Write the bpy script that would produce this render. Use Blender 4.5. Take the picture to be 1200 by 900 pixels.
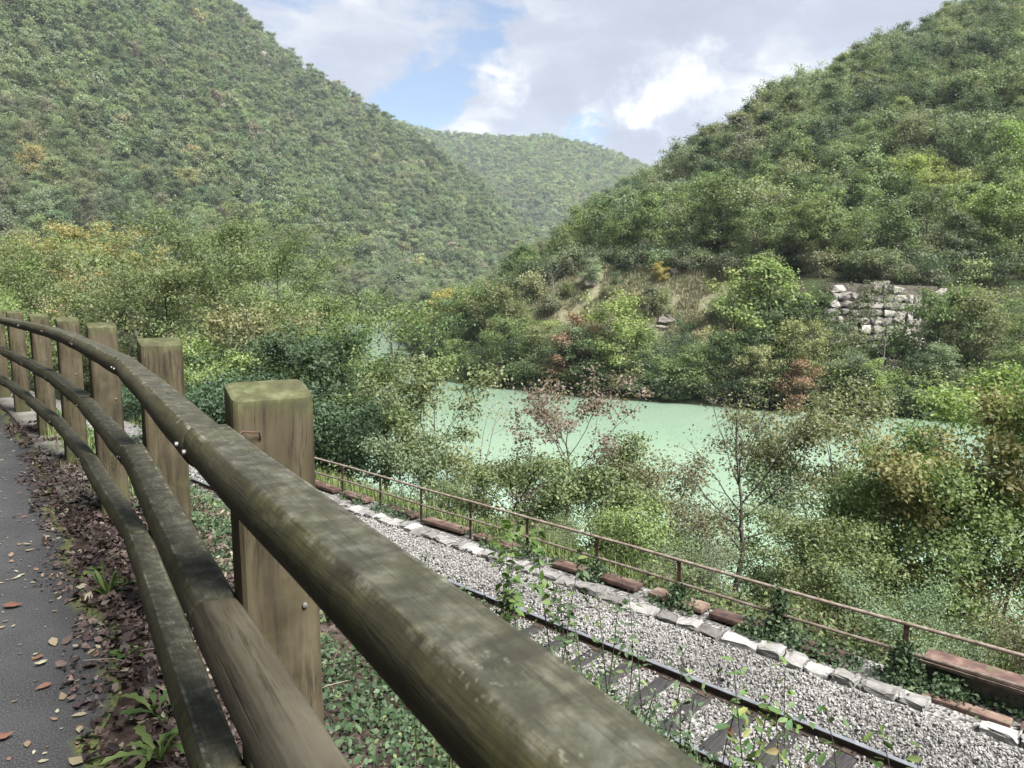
import bpy, math, random
import numpy as np

# ------------------------------------------------------------------ camera, sky, sun, exposure
scene = bpy.context.scene
for o in list(bpy.data.objects):
    bpy.data.objects.remove(o, do_unlink=True)
COL = scene.collection
EYE = 1.45
PITCH = math.atan(105 / 850.0)
FOC = 850.0

cam_d = bpy.data.cameras.new("camera")
cam_d.sensor_width = 36.0
cam_d.lens = FOC / 1200 * 36
cam_d.clip_start = 0.05
cam_d.clip_end = 12000
cam_d.dof.use_dof = True
cam_d.dof.focus_distance = 4.0
cam_d.dof.aperture_fstop = 13.0
cam = bpy.data.objects.new("camera", cam_d)
COL.objects.link(cam)
cam.location = (0, 0, EYE)
cam.rotation_euler = (math.pi / 2 - PITCH, 0, 0)
scene.camera = cam

SUN_EL, SUN_AZ = math.radians(55), math.radians(134)     # azimuth clockwise from +Y (view direction)
SUN_STRENGTH = 4.2
sd = bpy.data.lights.new("sun", "SUN")
sd.energy = SUN_STRENGTH
sd.angle = math.radians(26)
sd.color = (1.0, 0.97, 0.925)
sun = bpy.data.objects.new("sun", sd)
COL.objects.link(sun)
sun.rotation_euler = (math.pi / 2 - SUN_EL, 0, math.pi - SUN_AZ)

scene.view_settings.view_transform = 'Standard'
scene.view_settings.look = 'None'
scene.view_settings.gamma = 1.0
scene.view_settings.exposure = 2.05
scene.view_settings.use_curve_mapping = False
scene.cycles.use_denoising = True
scene.cycles.denoiser = 'OPENIMAGEDENOISE'
scene.cycles.denoising_input_passes = 'RGB_ALBEDO_NORMAL'
scene.cycles.max_bounces = 6
scene.cycles.diffuse_bounces = 4
scene.cycles.glossy_bounces = 2
scene.cycles.transmission_bounces = 3
scene.cycles.volume_bounces = 0
scene.cycles.transparent_max_bounces = 6
scene.cycles.caustics_reflective = False
scene.cycles.caustics_refractive = False


class NT:
    """tiny node-tree helper"""
    def __init__(self, tree):
        self.t = tree
    def n(self, typ, **kw):
        nd = self.t.nodes.new(typ)
        for k, v in kw.items():
            if k == 'ins':
                for kk, vv in v.items():
                    self.put(nd.inputs[kk], vv)
            else:
                setattr(nd, k, v)
        return nd
    def put(self, sock, v):
        if hasattr(v, 'is_linked') or hasattr(v, 'links'):
            self.t.links.new(v, sock)
        elif isinstance(v, bpy.types.Node):
            self.t.links.new(v.outputs[0], sock)
        else:
            sock.default_value = v
    def math(self, op, a, b=None, c=None, clamp=False):
        nd = self.t.nodes.new('ShaderNodeMath'); nd.operation = op; nd.use_clamp = clamp
        for i, v in enumerate((a, b, c)):
            if v is not None:
                self.put(nd.inputs[i], v)
        return nd.outputs[0]
    def vmath(self, op, a, b=None, out=0):
        nd = self.t.nodes.new('ShaderNodeVectorMath'); nd.operation = op
        self.put(nd.inputs[0], a)
        if b is not None:
            self.put(nd.inputs[1], b)
        return nd.outputs['Value'] if op in ('DOT_PRODUCT', 'LENGTH', 'DISTANCE') else nd.outputs[out]
    def scale(self, a, s):
        nd = self.t.nodes.new('ShaderNodeVectorMath'); nd.operation = 'SCALE'
        self.put(nd.inputs[0], a); self.put(nd.inputs['Scale'], s)
        return nd.outputs[0]
    def noise(self, vec, scale, detail=4, rough=0.55, dist=0.0, out='Fac'):
        nd = self.t.nodes.new('ShaderNodeTexNoise')
        self.put(nd.inputs['Vector'], vec)
        nd.inputs['Scale'].default_value = scale; nd.inputs['Detail'].default_value = detail
        nd.inputs['Roughness'].default_value = rough; nd.inputs['Distortion'].default_value = dist
        return nd.outputs[out]
    def smooth(self, x, a, b, to0=0.0, to1=1.0):
        nd = self.t.nodes.new('ShaderNodeMapRange'); nd.interpolation_type = 'SMOOTHSTEP'
        self.put(nd.inputs[0], x)
        for i, v in zip((1, 2, 3, 4), (a, b, to0, to1)):
            self.put(nd.inputs[i], v)
        return nd.outputs[0]
    def mix(self, f, a, b, mode='MIX'):
        nd = self.t.nodes.new('ShaderNodeMix'); nd.data_type = 'RGBA'; nd.blend_type = mode
        self.put(nd.inputs[0], f)
        for s, v in ((nd.inputs[6], a), (nd.inputs[7], b)):
            if isinstance(v, tuple) and len(v) == 3:
                v = (*v, 1)
            self.put(s, v)
        return nd.outputs[2]
    def ramp(self, f, stops):
        nd = self.t.nodes.new('ShaderNodeValToRGB')
        self.put(nd.inputs[0], f)
        e = nd.color_ramp.elements
        while len(e) < len(stops):
            e.new(0.5)
        for el, (p, c) in zip(e, stops):
            el.position = p; el.color = (*c, 1)
        return nd.outputs[0]
    def bump(self, h, strength=0.4, dist=0.01, normal=None):
        nd = self.t.nodes.new('ShaderNodeBump')
        nd.inputs['Strength'].default_value = strength; nd.inputs['Distance'].default_value = dist
        self.put(nd.inputs['Height'], h)
        if normal is not None:
            self.put(nd.inputs['Normal'], normal)
        return nd.outputs[0]


def ray(px, py):
    """ground-plane tangent (x/y) and drop (-z/y) of a pixel of the 1200x900 photograph"""
    a = (px - 600) / FOC; b = (py - 450) / FOC
    Y = math.cos(PITCH) - b * math.sin(PITCH); D = b * math.cos(PITCH) + math.sin(PITCH)
    return a / Y, D / Y


world = bpy.data.worlds.new("World")
scene.world = world
world.use_nodes = True
W = NT(world.node_tree)
world.node_tree.nodes.clear()
CLOUD = 0.40
sky = W.n('ShaderNodeTexSky', sky_type='NISHITA')
sky.sun_disc = False
sky.sun_elevation = SUN_EL
sky.sun_rotation = SUN_AZ
sky.altitude = 100; sky.air_density = 1.0; sky.dust_density = 1.2; sky.ozone_density = 1.0
dirv = W.n('ShaderNodeTexCoord').outputs['Generated']
sep = W.n('ShaderNodeSeparateXYZ', ins={0: dirv})
zz = W.math('ADD', W.math('MAXIMUM', sep.outputs[2], 0.0), 0.16)
plan = W.n('ShaderNodeCombineXYZ', ins={0: W.math('DIVIDE', sep.outputs[0], zz), 1: W.math('DIVIDE', sep.outputs[1], zz), 2: 0.0}).outputs[0]
wv = W.noise(plan, 2.2, 4, 0.55, 0.0, out='Color')
planw = W.vmath('ADD', plan, W.scale(W.vmath('SUBTRACT', wv, (0.5, 0.5, 0.5)), 0.55))
n_big = W.noise(planw, 1.25, 9, 0.60, 0.0)
n_fine = W.noise(planw, 4.5, 9, 0.62, 0.2)
n_tone = W.noise(W.vmath('ADD', planw, (7.3, 2.1, 0)), 1.7, 8, 0.58, 0.0)
warp = W.noise(dirv, 17.0, 8, 0.66, 0.0, out='Color')
dwarp = W.vmath('NORMALIZE', W.vmath('ADD', dirv, W.scale(W.vmath('SUBTRACT', warp, (0.5, 0.5, 0.5)), 0.13)))


def sky_dir(px, py):
    u, v = ray(px, py)
    l = math.sqrt(u * u + 1 + v * v)
    return (u / l, 1 / l, -v / l)


def blob(px, py, r_out, r_in=0.0):
    d = W.vmath('DISTANCE', dwarp, sky_dir(px, py))
    return W.smooth(d, r_out, r_in)


cover = W.math('ADD', W.math('MULTIPLY', n_big, 0.85), W.math('MULTIPLY', n_fine, 0.4))
bias = None
for px, py, r, s in ((540, 85, 0.10, -0.16), (480, 120, 0.07, -0.20), (600, 30, 0.08, -0.08), (700, 130, 0.06, -0.24), (655, 150, 0.055, -0.20), (380, 30, 0.10, -0.06),
                     (800, 120, 0.12, 0.4), (570, 118, 0.06, 0.30), (880, 40, 0.28, 0.35), (660, 75, 0.10, 0.28), (1000, 60, 0.3, 0.25), (420, 40, 0.09, 0.14)):
    b = W.math('MULTIPLY', blob(px, py, r), s)
    bias = b if bias is None else W.math('ADD', bias, b)
cover = W.math('ADD', W.math('ADD', cover, bias), 0.085)
mask = W.smooth(cover, 0.53, 0.70)
tone = W.math('ADD', W.math('MULTIPLY', n_tone, 0.85), W.math('MULTIPLY', n_fine, 0.55))
puff = None
# sunlit heads and grey undersides of the cumulus over the valley
for px, py, r0, r1, s in ((788, 108, 0.085, 0.02, 0.26), (810, 90, 0.055, 0.01, 0.2), (765, 122, 0.055, 0.01, 0.18), (745, 120, 0.045, 0.01, 0.16), (693, 143, 0.04, 0.006, 0.28), (575, 105, 0.055, 0.01, 0.16), (590, 88, 0.04, 0.01, 0.12), (555, 145, 0.04, 0.01, 0.14), (905, 105, 0.08, 0.02, 0.16), (770, 192, 0.04, 0.01, 0.16),
                          (790, 160, 0.075, 0.03, -0.20), (725, 165, 0.05, 0.02, -0.18), (640, 112, 0.05, 0.01, -0.14), (760, 40, 0.16, 0.04, -0.16), (430, 70, 0.1, 0.02, -0.06)):
    q = W.math('MULTIPLY', blob(px, py, r0, r1), s)
    puff = q if puff is None else W.math('ADD', puff, q)
tone = W.math('ADD', tone, puff)
ccol = W.ramp(tone, [(0.45, (3.05, 3.3, 4.0)), (0.66, (3.5, 3.8, 4.6)), (0.84, (4.6, 4.85, 5.35)), (1.05, (6.3, 6.35, 6.45))])
ccol = W.scale(ccol, CLOUD)
blue = W.mix(1.0, W.scale(sky, 0.46), (0.95, 1.0, 1.03), 'MULTIPLY')
skyc = W.mix(W.math('ADD', W.math('MULTIPLY', mask, 0.82), 0.18), blue, ccol)
bg = W.n('ShaderNodeBackground', ins={'Color': skyc, 'Strength': 0.1})
W.n('ShaderNodeOutputWorld', ins={0: bg.outputs[0]})
world.cycles.sampling_method = 'MANUAL'
world.cycles.sample_map_resolution = 512

# ------------------------------------------------------------------ helpers
RNG = np.random.default_rng(11)
random.seed(5)


def add(name, data, parent=None, loc=None, rot=None, label=None, cat=None, group=None, kind=None, color=None):
    o = bpy.data.objects.new(name, data)
    COL.objects.link(o)
    if parent is not None:
        o.parent = parent
    if loc is not None:
        o.location = loc
    if rot is not None:
        o.rotation_euler = rot
    if label: o['label'] = label
    if cat: o['category'] = cat
    if group: o['group'] = group
    if kind: o['kind'] = kind
    if color is not None: o.color = (*color[:3], 1)
    return o


def mesh(name, V, F, mats=(), mi=None, attrs=None, smooth=True):
    """V (n,3); F: (m,3) or (m,4) array, or a list of such arrays"""
    V = np.asarray(V, dtype=np.float32).reshape(-1, 3)
    Fs = F if isinstance(F, list) else [F]
    Fs = [np.asarray(f, dtype=np.int32) for f in Fs if len(f)]
    loops = np.concatenate([f.ravel() for f in Fs])
    tot = np.concatenate([np.full(len(f), f.shape[1], dtype=np.int32) for f in Fs])
    start = np.concatenate([[0], np.cumsum(tot)[:-1]]).astype(np.int32)
    me = bpy.data.meshes.new(name)
    me.vertices.add(len(V)); me.vertices.foreach_set('co', V.ravel())
    me.loops.add(len(loops)); me.loops.foreach_set('vertex_index', loops)
    me.polygons.add(len(tot)); me.polygons.foreach_set('loop_start', start)
    if mi is not None:
        me.polygons.foreach_set('material_index', np.asarray(mi, dtype=np.int32))
    for m in mats:
        me.materials.append(m)
    if attrs:
        for k, a in attrs.items():
            a = np.asarray(a, dtype=np.float32)
            if a.ndim == 1:
                at = me.attributes.new(k, 'FLOAT', 'POINT'); at.data.foreach_set('value', a)
            elif a.shape[1] == 3:
                at = me.attributes.new(k, 'FLOAT_VECTOR', 'POINT'); at.data.foreach_set('vector', a.ravel())
            else:
                at = me.attributes.new(k, 'FLOAT_COLOR', 'POINT'); at.data.foreach_set('color', a.ravel())
    me.update(calc_edges=True)
    if not smooth:
        me.polygons.foreach_set('use_smooth', np.zeros(len(tot), dtype=bool))
    else:
        me.polygons.foreach_set('use_smooth', np.ones(len(tot), dtype=bool))
    return me


class Acc:
    """collects pieces of one mesh"""
    def __init__(self):
        self.V = []; self.F3 = []; self.F4 = []; self.n = 0; self.A = []
    def add(self, V, F, tint=0.5):
        V = np.asarray(V, dtype=float).reshape(-1, 3); F = np.asarray(F, dtype=int)
        (self.F3 if F.shape[1] == 3 else self.F4).append(F + self.n)
        self.V.append(V)
        self.A.append(np.full(len(V), tint) if np.isscalar(tint) else np.asarray(tint))
        self.n += len(V)
    def build(self, name, mats=(), smooth=True):
        F = []
        if self.F4: F.append(np.concatenate(self.F4))
        if self.F3: F.append(np.concatenate(self.F3))
        return mesh(name, np.concatenate(self.V), F, mats, attrs={'tint': np.concatenate(self.A)}, smooth=smooth)


def norm(v):
    v = np.asarray(v, dtype=float)
    return v / np.maximum(np.linalg.norm(v, axis=-1, keepdims=True), 1e-9)


def tube(pts, rad, k=6, cap=True):
    pts = np.asarray(pts, float); n = len(pts)
    rad = np.full(n, rad) if np.isscalar(rad) else np.asarray(rad, float)
    t = norm(np.gradient(pts, axis=0))
    ref = np.array([0.0, 0, 1]) if abs(t[:, 2]).mean() < 0.8 else np.array([1.0, 0, 0])
    a = norm(np.cross(t, ref)); b = np.cross(t, a)
    th = np.linspace(0, 2 * np.pi, k, endpoint=False)
    V = pts[:, None] + rad[:, None, None] * (np.cos(th)[None, :, None] * a[:, None] + np.sin(th)[None, :, None] * b[:, None])
    V = V.reshape(-1, 3)
    i = np.arange(n - 1)[:, None] * k; j = np.arange(k)[None]; j2 = (j + 1) % k
    F = np.stack([i + j, i + j2, i + k + j2, i + k + j], -1).reshape(-1, 4)
    return V, F


BOXF = np.array([[0, 3, 2, 1], [4, 5, 6, 7], [0, 1, 5, 4], [1, 2, 6, 5], [2, 3, 7, 6], [3, 0, 4, 7]])


def box(c, s, rz=0.0):
    x, y, z = np.asarray(s) / 2
    V = np.array([[-x, -y, -z], [x, -y, -z], [x, y, -z], [-x, y, -z], [-x, -y, z], [x, -y, z], [x, y, z], [-x, y, z]], float)
    if rz:
        cs, sn = math.cos(rz), math.sin(rz)
        V = V @ np.array([[cs, sn, 0], [-sn, cs, 0], [0, 0, 1]])
    return V + np.asarray(c, float), BOXF


def bevel_mesh(me, w=0.01, seg=2):
    import bmesh
    bm = bmesh.new(); bm.from_mesh(me)
    bmesh.ops.bevel(bm, geom=list(bm.edges), offset=w, segments=seg, affect='EDGES', profile=0.6)
    for f in bm.faces: f.smooth = True
    bm.to_mesh(me); bm.free()


def mat(name):
    m = bpy.data.materials.new(name); m.use_nodes = True
    m.node_tree.nodes.clear()
    return m, NT(m.node_tree)


def finish(t, color, rough=0.7, normal=None, spec=0.3, metal=0.0):
    b = t.n('ShaderNodeBsdfPrincipled')
    t.put(b.inputs['Base Color'], (*color, 1) if isinstance(color, tuple) and len(color) == 3 else color)
    t.put(b.inputs['Roughness'], rough)
    b.inputs['Specular IOR Level'].default_value = spec
    t.put(b.inputs['Metallic'], metal)
    if normal is not None:
        t.put(b.inputs['Normal'], normal)
    t.n('ShaderNodeOutputMaterial', ins={0: b.outputs[0]})
    return b


# ------------------------------------------------------------------ materials
def leaf_mat(name, source, lo=0.65, hi=1.5, trans=0.40, rough=0.55, spec=0.25):
    """source 'object' = Object Info colour, 'inst' = colour of the instance, or a list of ramp stops over the leaf's own tint"""
    m, t = mat(name)
    tint = t.n('ShaderNodeAttribute', attribute_name='tint').outputs['Fac']
    if source == 'object':
        base = t.n('ShaderNodeObjectInfo').outputs['Color']
    elif source == 'inst':
        base = t.n('ShaderNodeAttribute', attribute_name='tcol', attribute_type='INSTANCER').outputs['Color']
    else:
        base = t.ramp(tint, source)
    if source in ('object', 'inst'):
        hs = t.n('ShaderNodeHueSaturation', ins={'Hue': t.math('ADD', t.math('MULTIPLY', tint, -0.045), 0.522), 'Saturation': 0.9 if source == 'object' else 0.72,
                                               'Value': t.smooth(tint, 0, 1, lo, hi), 'Color': base}).outputs[0]
    else:
        hs = base
    p = t.n('ShaderNodeBsdfPrincipled', ins={'Base Color': hs, 'Roughness': rough})
    p.inputs['Specular IOR Level'].default_value = spec
    tr = t.n('ShaderNodeBsdfTranslucent', ins={'Color': t.mix(1.0, hs, (1.15, 1.3, 0.72), 'MULTIPLY')})
    mx = t.n('ShaderNodeMixShader', ins={0: trans, 1: p.outputs[0], 2: tr.outputs[0]})
    t.n('ShaderNodeOutputMaterial', ins={0: mx.outputs[0]})
    return m


M = {}
M['leaf_obj'] = leaf_mat('leaf_object', 'object')
M['leaf_inst'] = leaf_mat('leaf_instance', 'inst')
M['ivy'] = leaf_mat('ivy_leaf', [(0.0, (0.022, 0.040, 0.020)), (0.45, (0.046, 0.076, 0.036)), (0.75, (0.078, 0.11, 0.06)), (1.0, (0.14, 0.175, 0.065))], trans=0.18, rough=0.55, spec=0.22)
M['scrub'] = leaf_mat('scrub_leaf', [(0.0, (0.055, 0.042, 0.026)), (0.25, (0.085, 0.07, 0.042)), (0.45, (0.06, 0.085, 0.035)), (0.75, (0.085, 0.115, 0.045)), (1.0, (0.14, 0.165, 0.06))], trans=0.25)
M['fresh'] = leaf_mat('fresh_leaf', [(0.0, (0.04, 0.078, 0.022)), (0.6, (0.075, 0.125, 0.034)), (1.0, (0.125, 0.165, 0.055))], trans=0.3)
M['sapling'] = leaf_mat('sapling_leaf', [(0.0, (0.05, 0.10, 0.04)), (0.6, (0.10, 0.16, 0.05)), (0.85, (0.17, 0.18, 0.05)), (1.0, (0.13, 0.07, 0.04))], trans=0.3)
M['litter'] = leaf_mat('dead_leaf', [(0.0, (0.014, 0.010, 0.010)), (0.35, (0.04, 0.026, 0.024)), (0.65, (0.085, 0.06, 0.052)), (0.9, (0.15, 0.12, 0.096)), (1.0, (0.22, 0.2, 0.145))], trans=0.1, rough=0.6)
M['pathleaf'] = leaf_mat('path_leaf', [(0.0, (0.09, 0.035, 0.025)), (0.35, (0.13, 0.075, 0.05)), (0.7, (0.15, 0.125, 0.08)), (1.0, (0.24, 0.23, 0.16))], trans=0.1, rough=0.6)
M['grass'] = leaf_mat('grass_blade', [(0.0, (0.06, 0.10, 0.03)), (0.6, (0.12, 0.165, 0.05)), (1.0, (0.22, 0.21, 0.09))], trans=0.25)
M['dry'] = leaf_mat('dry_grass', [(0.0, (0.09, 0.10, 0.05)), (0.5, (0.165, 0.155, 0.09)), (1.0, (0.25, 0.23, 0.16))], trans=0.2)

m, t = mat('bark'); M['bark'] = m
oc = t.n('ShaderNodeTexCoord').outputs['Object']
nz = t.noise(t.vmath('MULTIPLY', oc, (6, 6, 1.5)), 3.0, 5)
finish(t, t.ramp(nz, [(0.3, (0.028, 0.024, 0.02)), (0.55, (0.06, 0.052, 0.043)), (0.75, (0.12, 0.11, 0.095))]), 0.9, t.bump(nz, 0.6, 0.02))
m, t = mat('pale_bark'); M['pale_bark'] = m
oc = t.n('ShaderNodeTexCoord').outputs['Object']
nz = t.noise(t.vmath('MULTIPLY', oc, (6, 6, 1.5)), 3.0, 5)
finish(t, t.ramp(nz, [(0.3, (0.10, 0.09, 0.08)), (0.55, (0.2, 0.185, 0.17)), (0.75, (0.34, 0.32, 0.29))]), 0.9, t.bump(nz, 0.6, 0.02))

m, t = mat('terrain'); M['terrain'] = m
pos = t.n('ShaderNodeNewGeometry').outputs['Position']
n1 = t.noise(pos, 0.35, 6, 0.6); n2 = t.noise(pos, 14.0, 5, 0.65); n3 = t.noise(pos, 2.3, 5, 0.6)
soil = t.ramp(n2, [(0.3, (0.016, 0.012, 0.010)), (0.5, (0.038, 0.028, 0.023)), (0.72, (0.085, 0.066, 0.054))])
green = t.ramp(n3, [(0.3, (0.016, 0.025, 0.010)), (0.6, (0.036, 0.05, 0.02)), (0.8, (0.07, 0.075, 0.035))])
drygr = t.ramp(n3, [(0.25, (0.08, 0.085, 0.045)), (0.5, (0.135, 0.128, 0.08)), (0.75, (0.19, 0.178, 0.135))])
zone = t.n('ShaderNodeAttribute', attribute_name='zone').outputs['Fac']
c = t.mix(t.smooth(n1, 0.4, 0.6), green, t.mix(0.5, green, soil))
c = t.mix(t.smooth(zone, 0.1, 0.9), c, drygr)
nearm = t.n('ShaderNodeAttribute', attribute_name='soil').outputs['Fac']
c = t.mix(nearm, c, soil)
finish(t, c, 0.95, t.bump(n2, 0.7, 0.03), spec=0.1)

m, t = mat('asphalt'); M['asphalt'] = m
pos = t.n('ShaderNodeNewGeometry').outputs['Position']
n1 = t.noise(pos, 170, 3, 0.75); n2 = t.noise(pos, 2.2, 5, 0.6); n3 = t.noise(pos, 55, 4, 0.65)
vor = t.n('ShaderNodeTexVoronoi', ins={'Vector': pos, 'Scale': 170.0})
c = t.ramp(n1, [(0.32, (0.008, 0.008, 0.0085)), (0.52, (0.021, 0.021, 0.0225)), (0.70, (0.085, 0.085, 0.088))])
c = t.mix(t.smooth(n2, 0.35, 0.7), c, t.mix(0.35, c, (0.05, 0.049, 0.05)))
c = t.mix(t.math('MULTIPLY', t.smooth(t.noise(pos, 1.3, 6, 0.65), 0.58, 0.70), 0.55), c, (0.045, 0.055, 0.022))
edge = t.n('ShaderNodeAttribute', attribute_name='edge').outputs['Fac']
moss = t.math('MULTIPLY', t.smooth(t.math('ADD', edge, t.math('MULTIPLY', t.noise(pos, 3.0, 6, 0.7), 1.1)), 1.30, 1.50), 0.8)
c = t.mix(moss, c, t.ramp(n3, [(0.3, (0.035, 0.045, 0.012)), (0.7, (0.105, 0.125, 0.03))]))
finish(t, c, t.smooth(n2, 0.3, 0.7, 0.62, 0.85), t.bump(t.math('ADD', vor.outputs['Distance'], n1), 0.7, 0.004), spec=0.35)

m, t = mat('concrete'); M['concrete'] = m
pos = t.n('ShaderNodeNewGeometry').outputs['Position']
n1 = t.noise(pos, 3.0, 6, 0.65); n2 = t.noise(pos, 60, 4, 0.6)
c = t.ramp(n1, [(0.3, (0.07, 0.064, 0.056)), (0.55, (0.135, 0.126, 0.112)), (0.75, (0.2, 0.19, 0.17))])
c = t.mix(t.smooth(t.noise(pos, 5.0, 6, 0.7), 0.56, 0.66), c, (0.06, 0.065, 0.025))
finish(t, c, 0.9, t.bump(n2, 0.5, 0.006))


def wood(name, axis, base, dark, light, moss_amt, lichen, knots=True, ends=False):
    m, t = mat(name)
    tc = t.n('ShaderNodeTexCoord').outputs['Object']
    rnd = t.n('ShaderNodeObjectInfo').outputs['Random']
    co = t.vmath('ADD', tc, t.scale((3.1, 5.7, 9.3), t.math('MULTIPLY', rnd, 20.0)))
    st = (1.0, 1.0, 0.055) if axis == 'z' else (0.055, 1.0, 1.0)
    big = t.noise(co, 2.6, 3, 0.5, out='Color')
    sv = t.vmath('MULTIPLY', t.vmath('ADD', co, t.scale(t.vmath('SUBTRACT', big, (0.5, 0.5, 0.5)), 0.05)), st)
    g1 = t.noise(sv, 75, 5, 0.65); g2 = t.noise(sv, 22, 3, 0.5, 0.6); g3 = t.noise(sv, 190, 3, 0.6)
    c = t.ramp(g2, [(0.25, dark), (0.5, base), (0.78, light)])
    c = t.mix(t.smooth(g1, 0.50, 0.64), c, t.mix(0.75, c, dark))
    c = t.mix(t.smooth(g3, 0.54, 0.70), c, t.mix(0.55, c, dark))
    c = t.mix(t.smooth(t.noise(co, 3.3, 5, 0.6), 0.42, 0.7), c, t.mix(0.55, c, light))
    h = t.math('ADD', t.math('MULTIPLY', g1, 0.7), t.math('MULTIPLY', g3, 0.3))
    if knots:
        vo = t.n('ShaderNodeTexVoronoi', ins={'Vector': t.vmath('MULTIPLY', co, (1, 1, 0.55) if axis == 'z' else (0.55, 1, 1)), 'Scale': 3.7, 'Randomness': 1.0})
        d = vo.outputs['Distance']
        c = t.mix(t.smooth(d, 0.075, 0.04), c, (dark[0] * 0.6, dark[1] * 0.55, dark[2] * 0.5))
        c = t.mix(t.smooth(d, 0.032, 0.024), c, (0.012, 0.01, 0.009))
    # drying cracks
    cr = t.noise(t.vmath('MULTIPLY', co, (1, 1, 0.02) if axis == 'z' else (0.02, 1, 1)), 48, 2, 0.4)
    crk = t.smooth(cr, 0.70, 0.735)
    c = t.mix(crk, c, (0.015, 0.013, 0.011))
    if moss_amt > 0:
        mz = t.noise(co, 6.5, 7, 0.68)
        nrm = t.n('ShaderNodeSeparateXYZ', ins={0: t.n('ShaderNodeNewGeometry').outputs['Normal']}).outputs[2]
        k = t.smooth(t.math('ADD', mz, moss_amt), 0.52, 0.75)
        c = t.mix(t.math('MULTIPLY', k, 0.8), c, t.ramp(t.noise(co, 40, 4), [(0.3, (0.022, 0.022, 0.009)), (0.7, (0.066, 0.062, 0.024))]))
        if axis == 'z':
            zt = t.n('ShaderNodeSeparateXYZ', ins={0: tc}).outputs[2]
            band = t.smooth(t.math('ADD', zt, t.math('MULTIPLY', mz, 0.10)), 1.225, 1.275)
            low = t.smooth(t.math('SUBTRACT', zt, t.math('MULTIPLY', mz, 0.5)), 0.06, -0.2)
            c = t.mix(t.math('MULTIPLY', band, 0.75), c, t.ramp(t.noise(co, 14, 6, 0.7), [(0.3, (0.022, 0.021, 0.012)), (0.52, (0.05, 0.056, 0.022)), (0.72, (0.12, 0.13, 0.066))]))
            c = t.mix(t.math('MULTIPLY', low, 0.7), c, (0.05, 0.052, 0.022))
        else:
            c = t.mix(t.math('MULTIPLY', t.smooth(nrm, 0.8, 0.97), 0.55), c, t.ramp(t.noise(co, 26, 6, 0.7), [(0.34, (0.014, 0.015, 0.012)), (0.5, (0.036, 0.037, 0.030)), (0.66, (0.092, 0.092, 0.080))]))
    if lichen > 0:
        lz = t.noise(co, 17, 7, 0.7)
        c = t.mix(t.math('MULTIPLY', t.smooth(lz, 0.74 - lichen, 0.80 - lichen), 0.75), c, (0.20, 0.21, 0.16))
        sp = t.n('ShaderNodeSeparateXYZ', ins={0: tc})
        ridge = t.math('MULTIPLY', t.smooth(t.math('ABSOLUTE', t.math('SUBTRACT', t.math('ABSOLUTE', sp.outputs[1]), 0.034)), 0.006, 0.001), t.smooth(sp.outputs[2], 0.026, 0.034))
        ridge = t.math('MULTIPLY', ridge, t.smooth(t.noise(co, 13, 8, 0.75), 0.45, 0.75))
        c = t.mix(t.math('MULTIPLY', ridge, 0.7), c, (0.21, 0.20, 0.165))
        speck = t.math('MULTIPLY', t.smooth(t.noise(co, 130, 3, 0.6), 0.60, 0.68), t.smooth(t.noise(co, 8, 6, 0.7), 0.50, 0.66))
        c = t.mix(t.math('MULTIPLY', speck, 0.6), c, (0.14, 0.145, 0.11))
        fine = t.noise(t.vmath('MULTIPLY', co, (0.03, 1, 1)), 330, 3, 0.6)
        c = t.mix(t.math('MULTIPLY', t.smooth(fine, 0.50, 0.66), 0.5), c, (0.014, 0.012, 0.008))
        pale = t.smooth(t.noise(t.vmath('MULTIPLY', co, (0.25, 1, 1)), 22, 6, 0.7), 0.58, 0.72)
        c = t.mix(t.math('MULTIPLY', pale, 0.45), c, (0.12, 0.115, 0.085))
        band = t.noise(t.vmath('MULTIPLY', co, (1, 0.12, 0.12)), 34, 3, 0.6)
        c = t.mix(t.math('MULTIPLY', t.smooth(band, 0.56, 0.66), 0.45), c, (0.018, 0.016, 0.012))
    finish(t, c, 0.8, t.bump(t.math('SUBTRACT', h, t.math('MULTIPLY', crk, 1.5)), 0.45, 0.004), spec=0.22)
    return m


M['post'] = wood('post_wood', 'z', (0.046, 0.037, 0.021), (0.013, 0.010, 0.006), (0.090, 0.075, 0.048), 0.02, 0.0)
M['rail'] = wood('rail_wood', 'x', (0.032, 0.029, 0.015), (0.012, 0.011, 0.006), (0.060, 0.055, 0.031), 0.12, 0.085, knots=True)
M['rail_new'] = wood('paler_rail_wood', 'x', (0.060, 0.052, 0.035), (0.026, 0.022, 0.014), (0.102, 0.091, 0.067), 0.0, 0.0)

m, t = mat('galvanised'); M['zinc'] = m
finish(t, (0.16, 0.155, 0.15), 0.6, metal=0.6)

m, t = mat('rust'); M['rust'] = m
pos = t.n('ShaderNodeNewGeometry').outputs['Position']
n1 = t.noise(pos, 7, 6, 0.65); n2 = t.noise(pos, 60, 4, 0.6)
c = t.ramp(n1, [(0.3, (0.032, 0.018, 0.013)), (0.5, (0.075, 0.042, 0.03)), (0.72, (0.14, 0.10, 0.08))])
finish(t, c, 0.85, t.bump(n2, 0.4, 0.003))
m, t = mat('rust_pale'); M['rust_pale'] = m
pos = t.n('ShaderNodeNewGeometry').outputs['Position']
n1 = t.noise(pos, 9, 6, 0.65); n2 = t.noise(pos, 60, 4, 0.6)
c = t.ramp(n1, [(0.3, (0.07, 0.048, 0.037)), (0.5, (0.155, 0.122, 0.098)), (0.72, (0.25, 0.215, 0.19))])
finish(t, c, 0.85, t.bump(n2, 0.4, 0.003))
m, t = mat('red_slab'); M['slab'] = m
pos = t.n('ShaderNodeNewGeometry').outputs['Position']
rnd = t.n('ShaderNodeObjectInfo').outputs['Random']
n1 = t.noise(pos, 4, 6, 0.65); n2 = t.noise(pos, 50, 4, 0.6)
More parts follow.
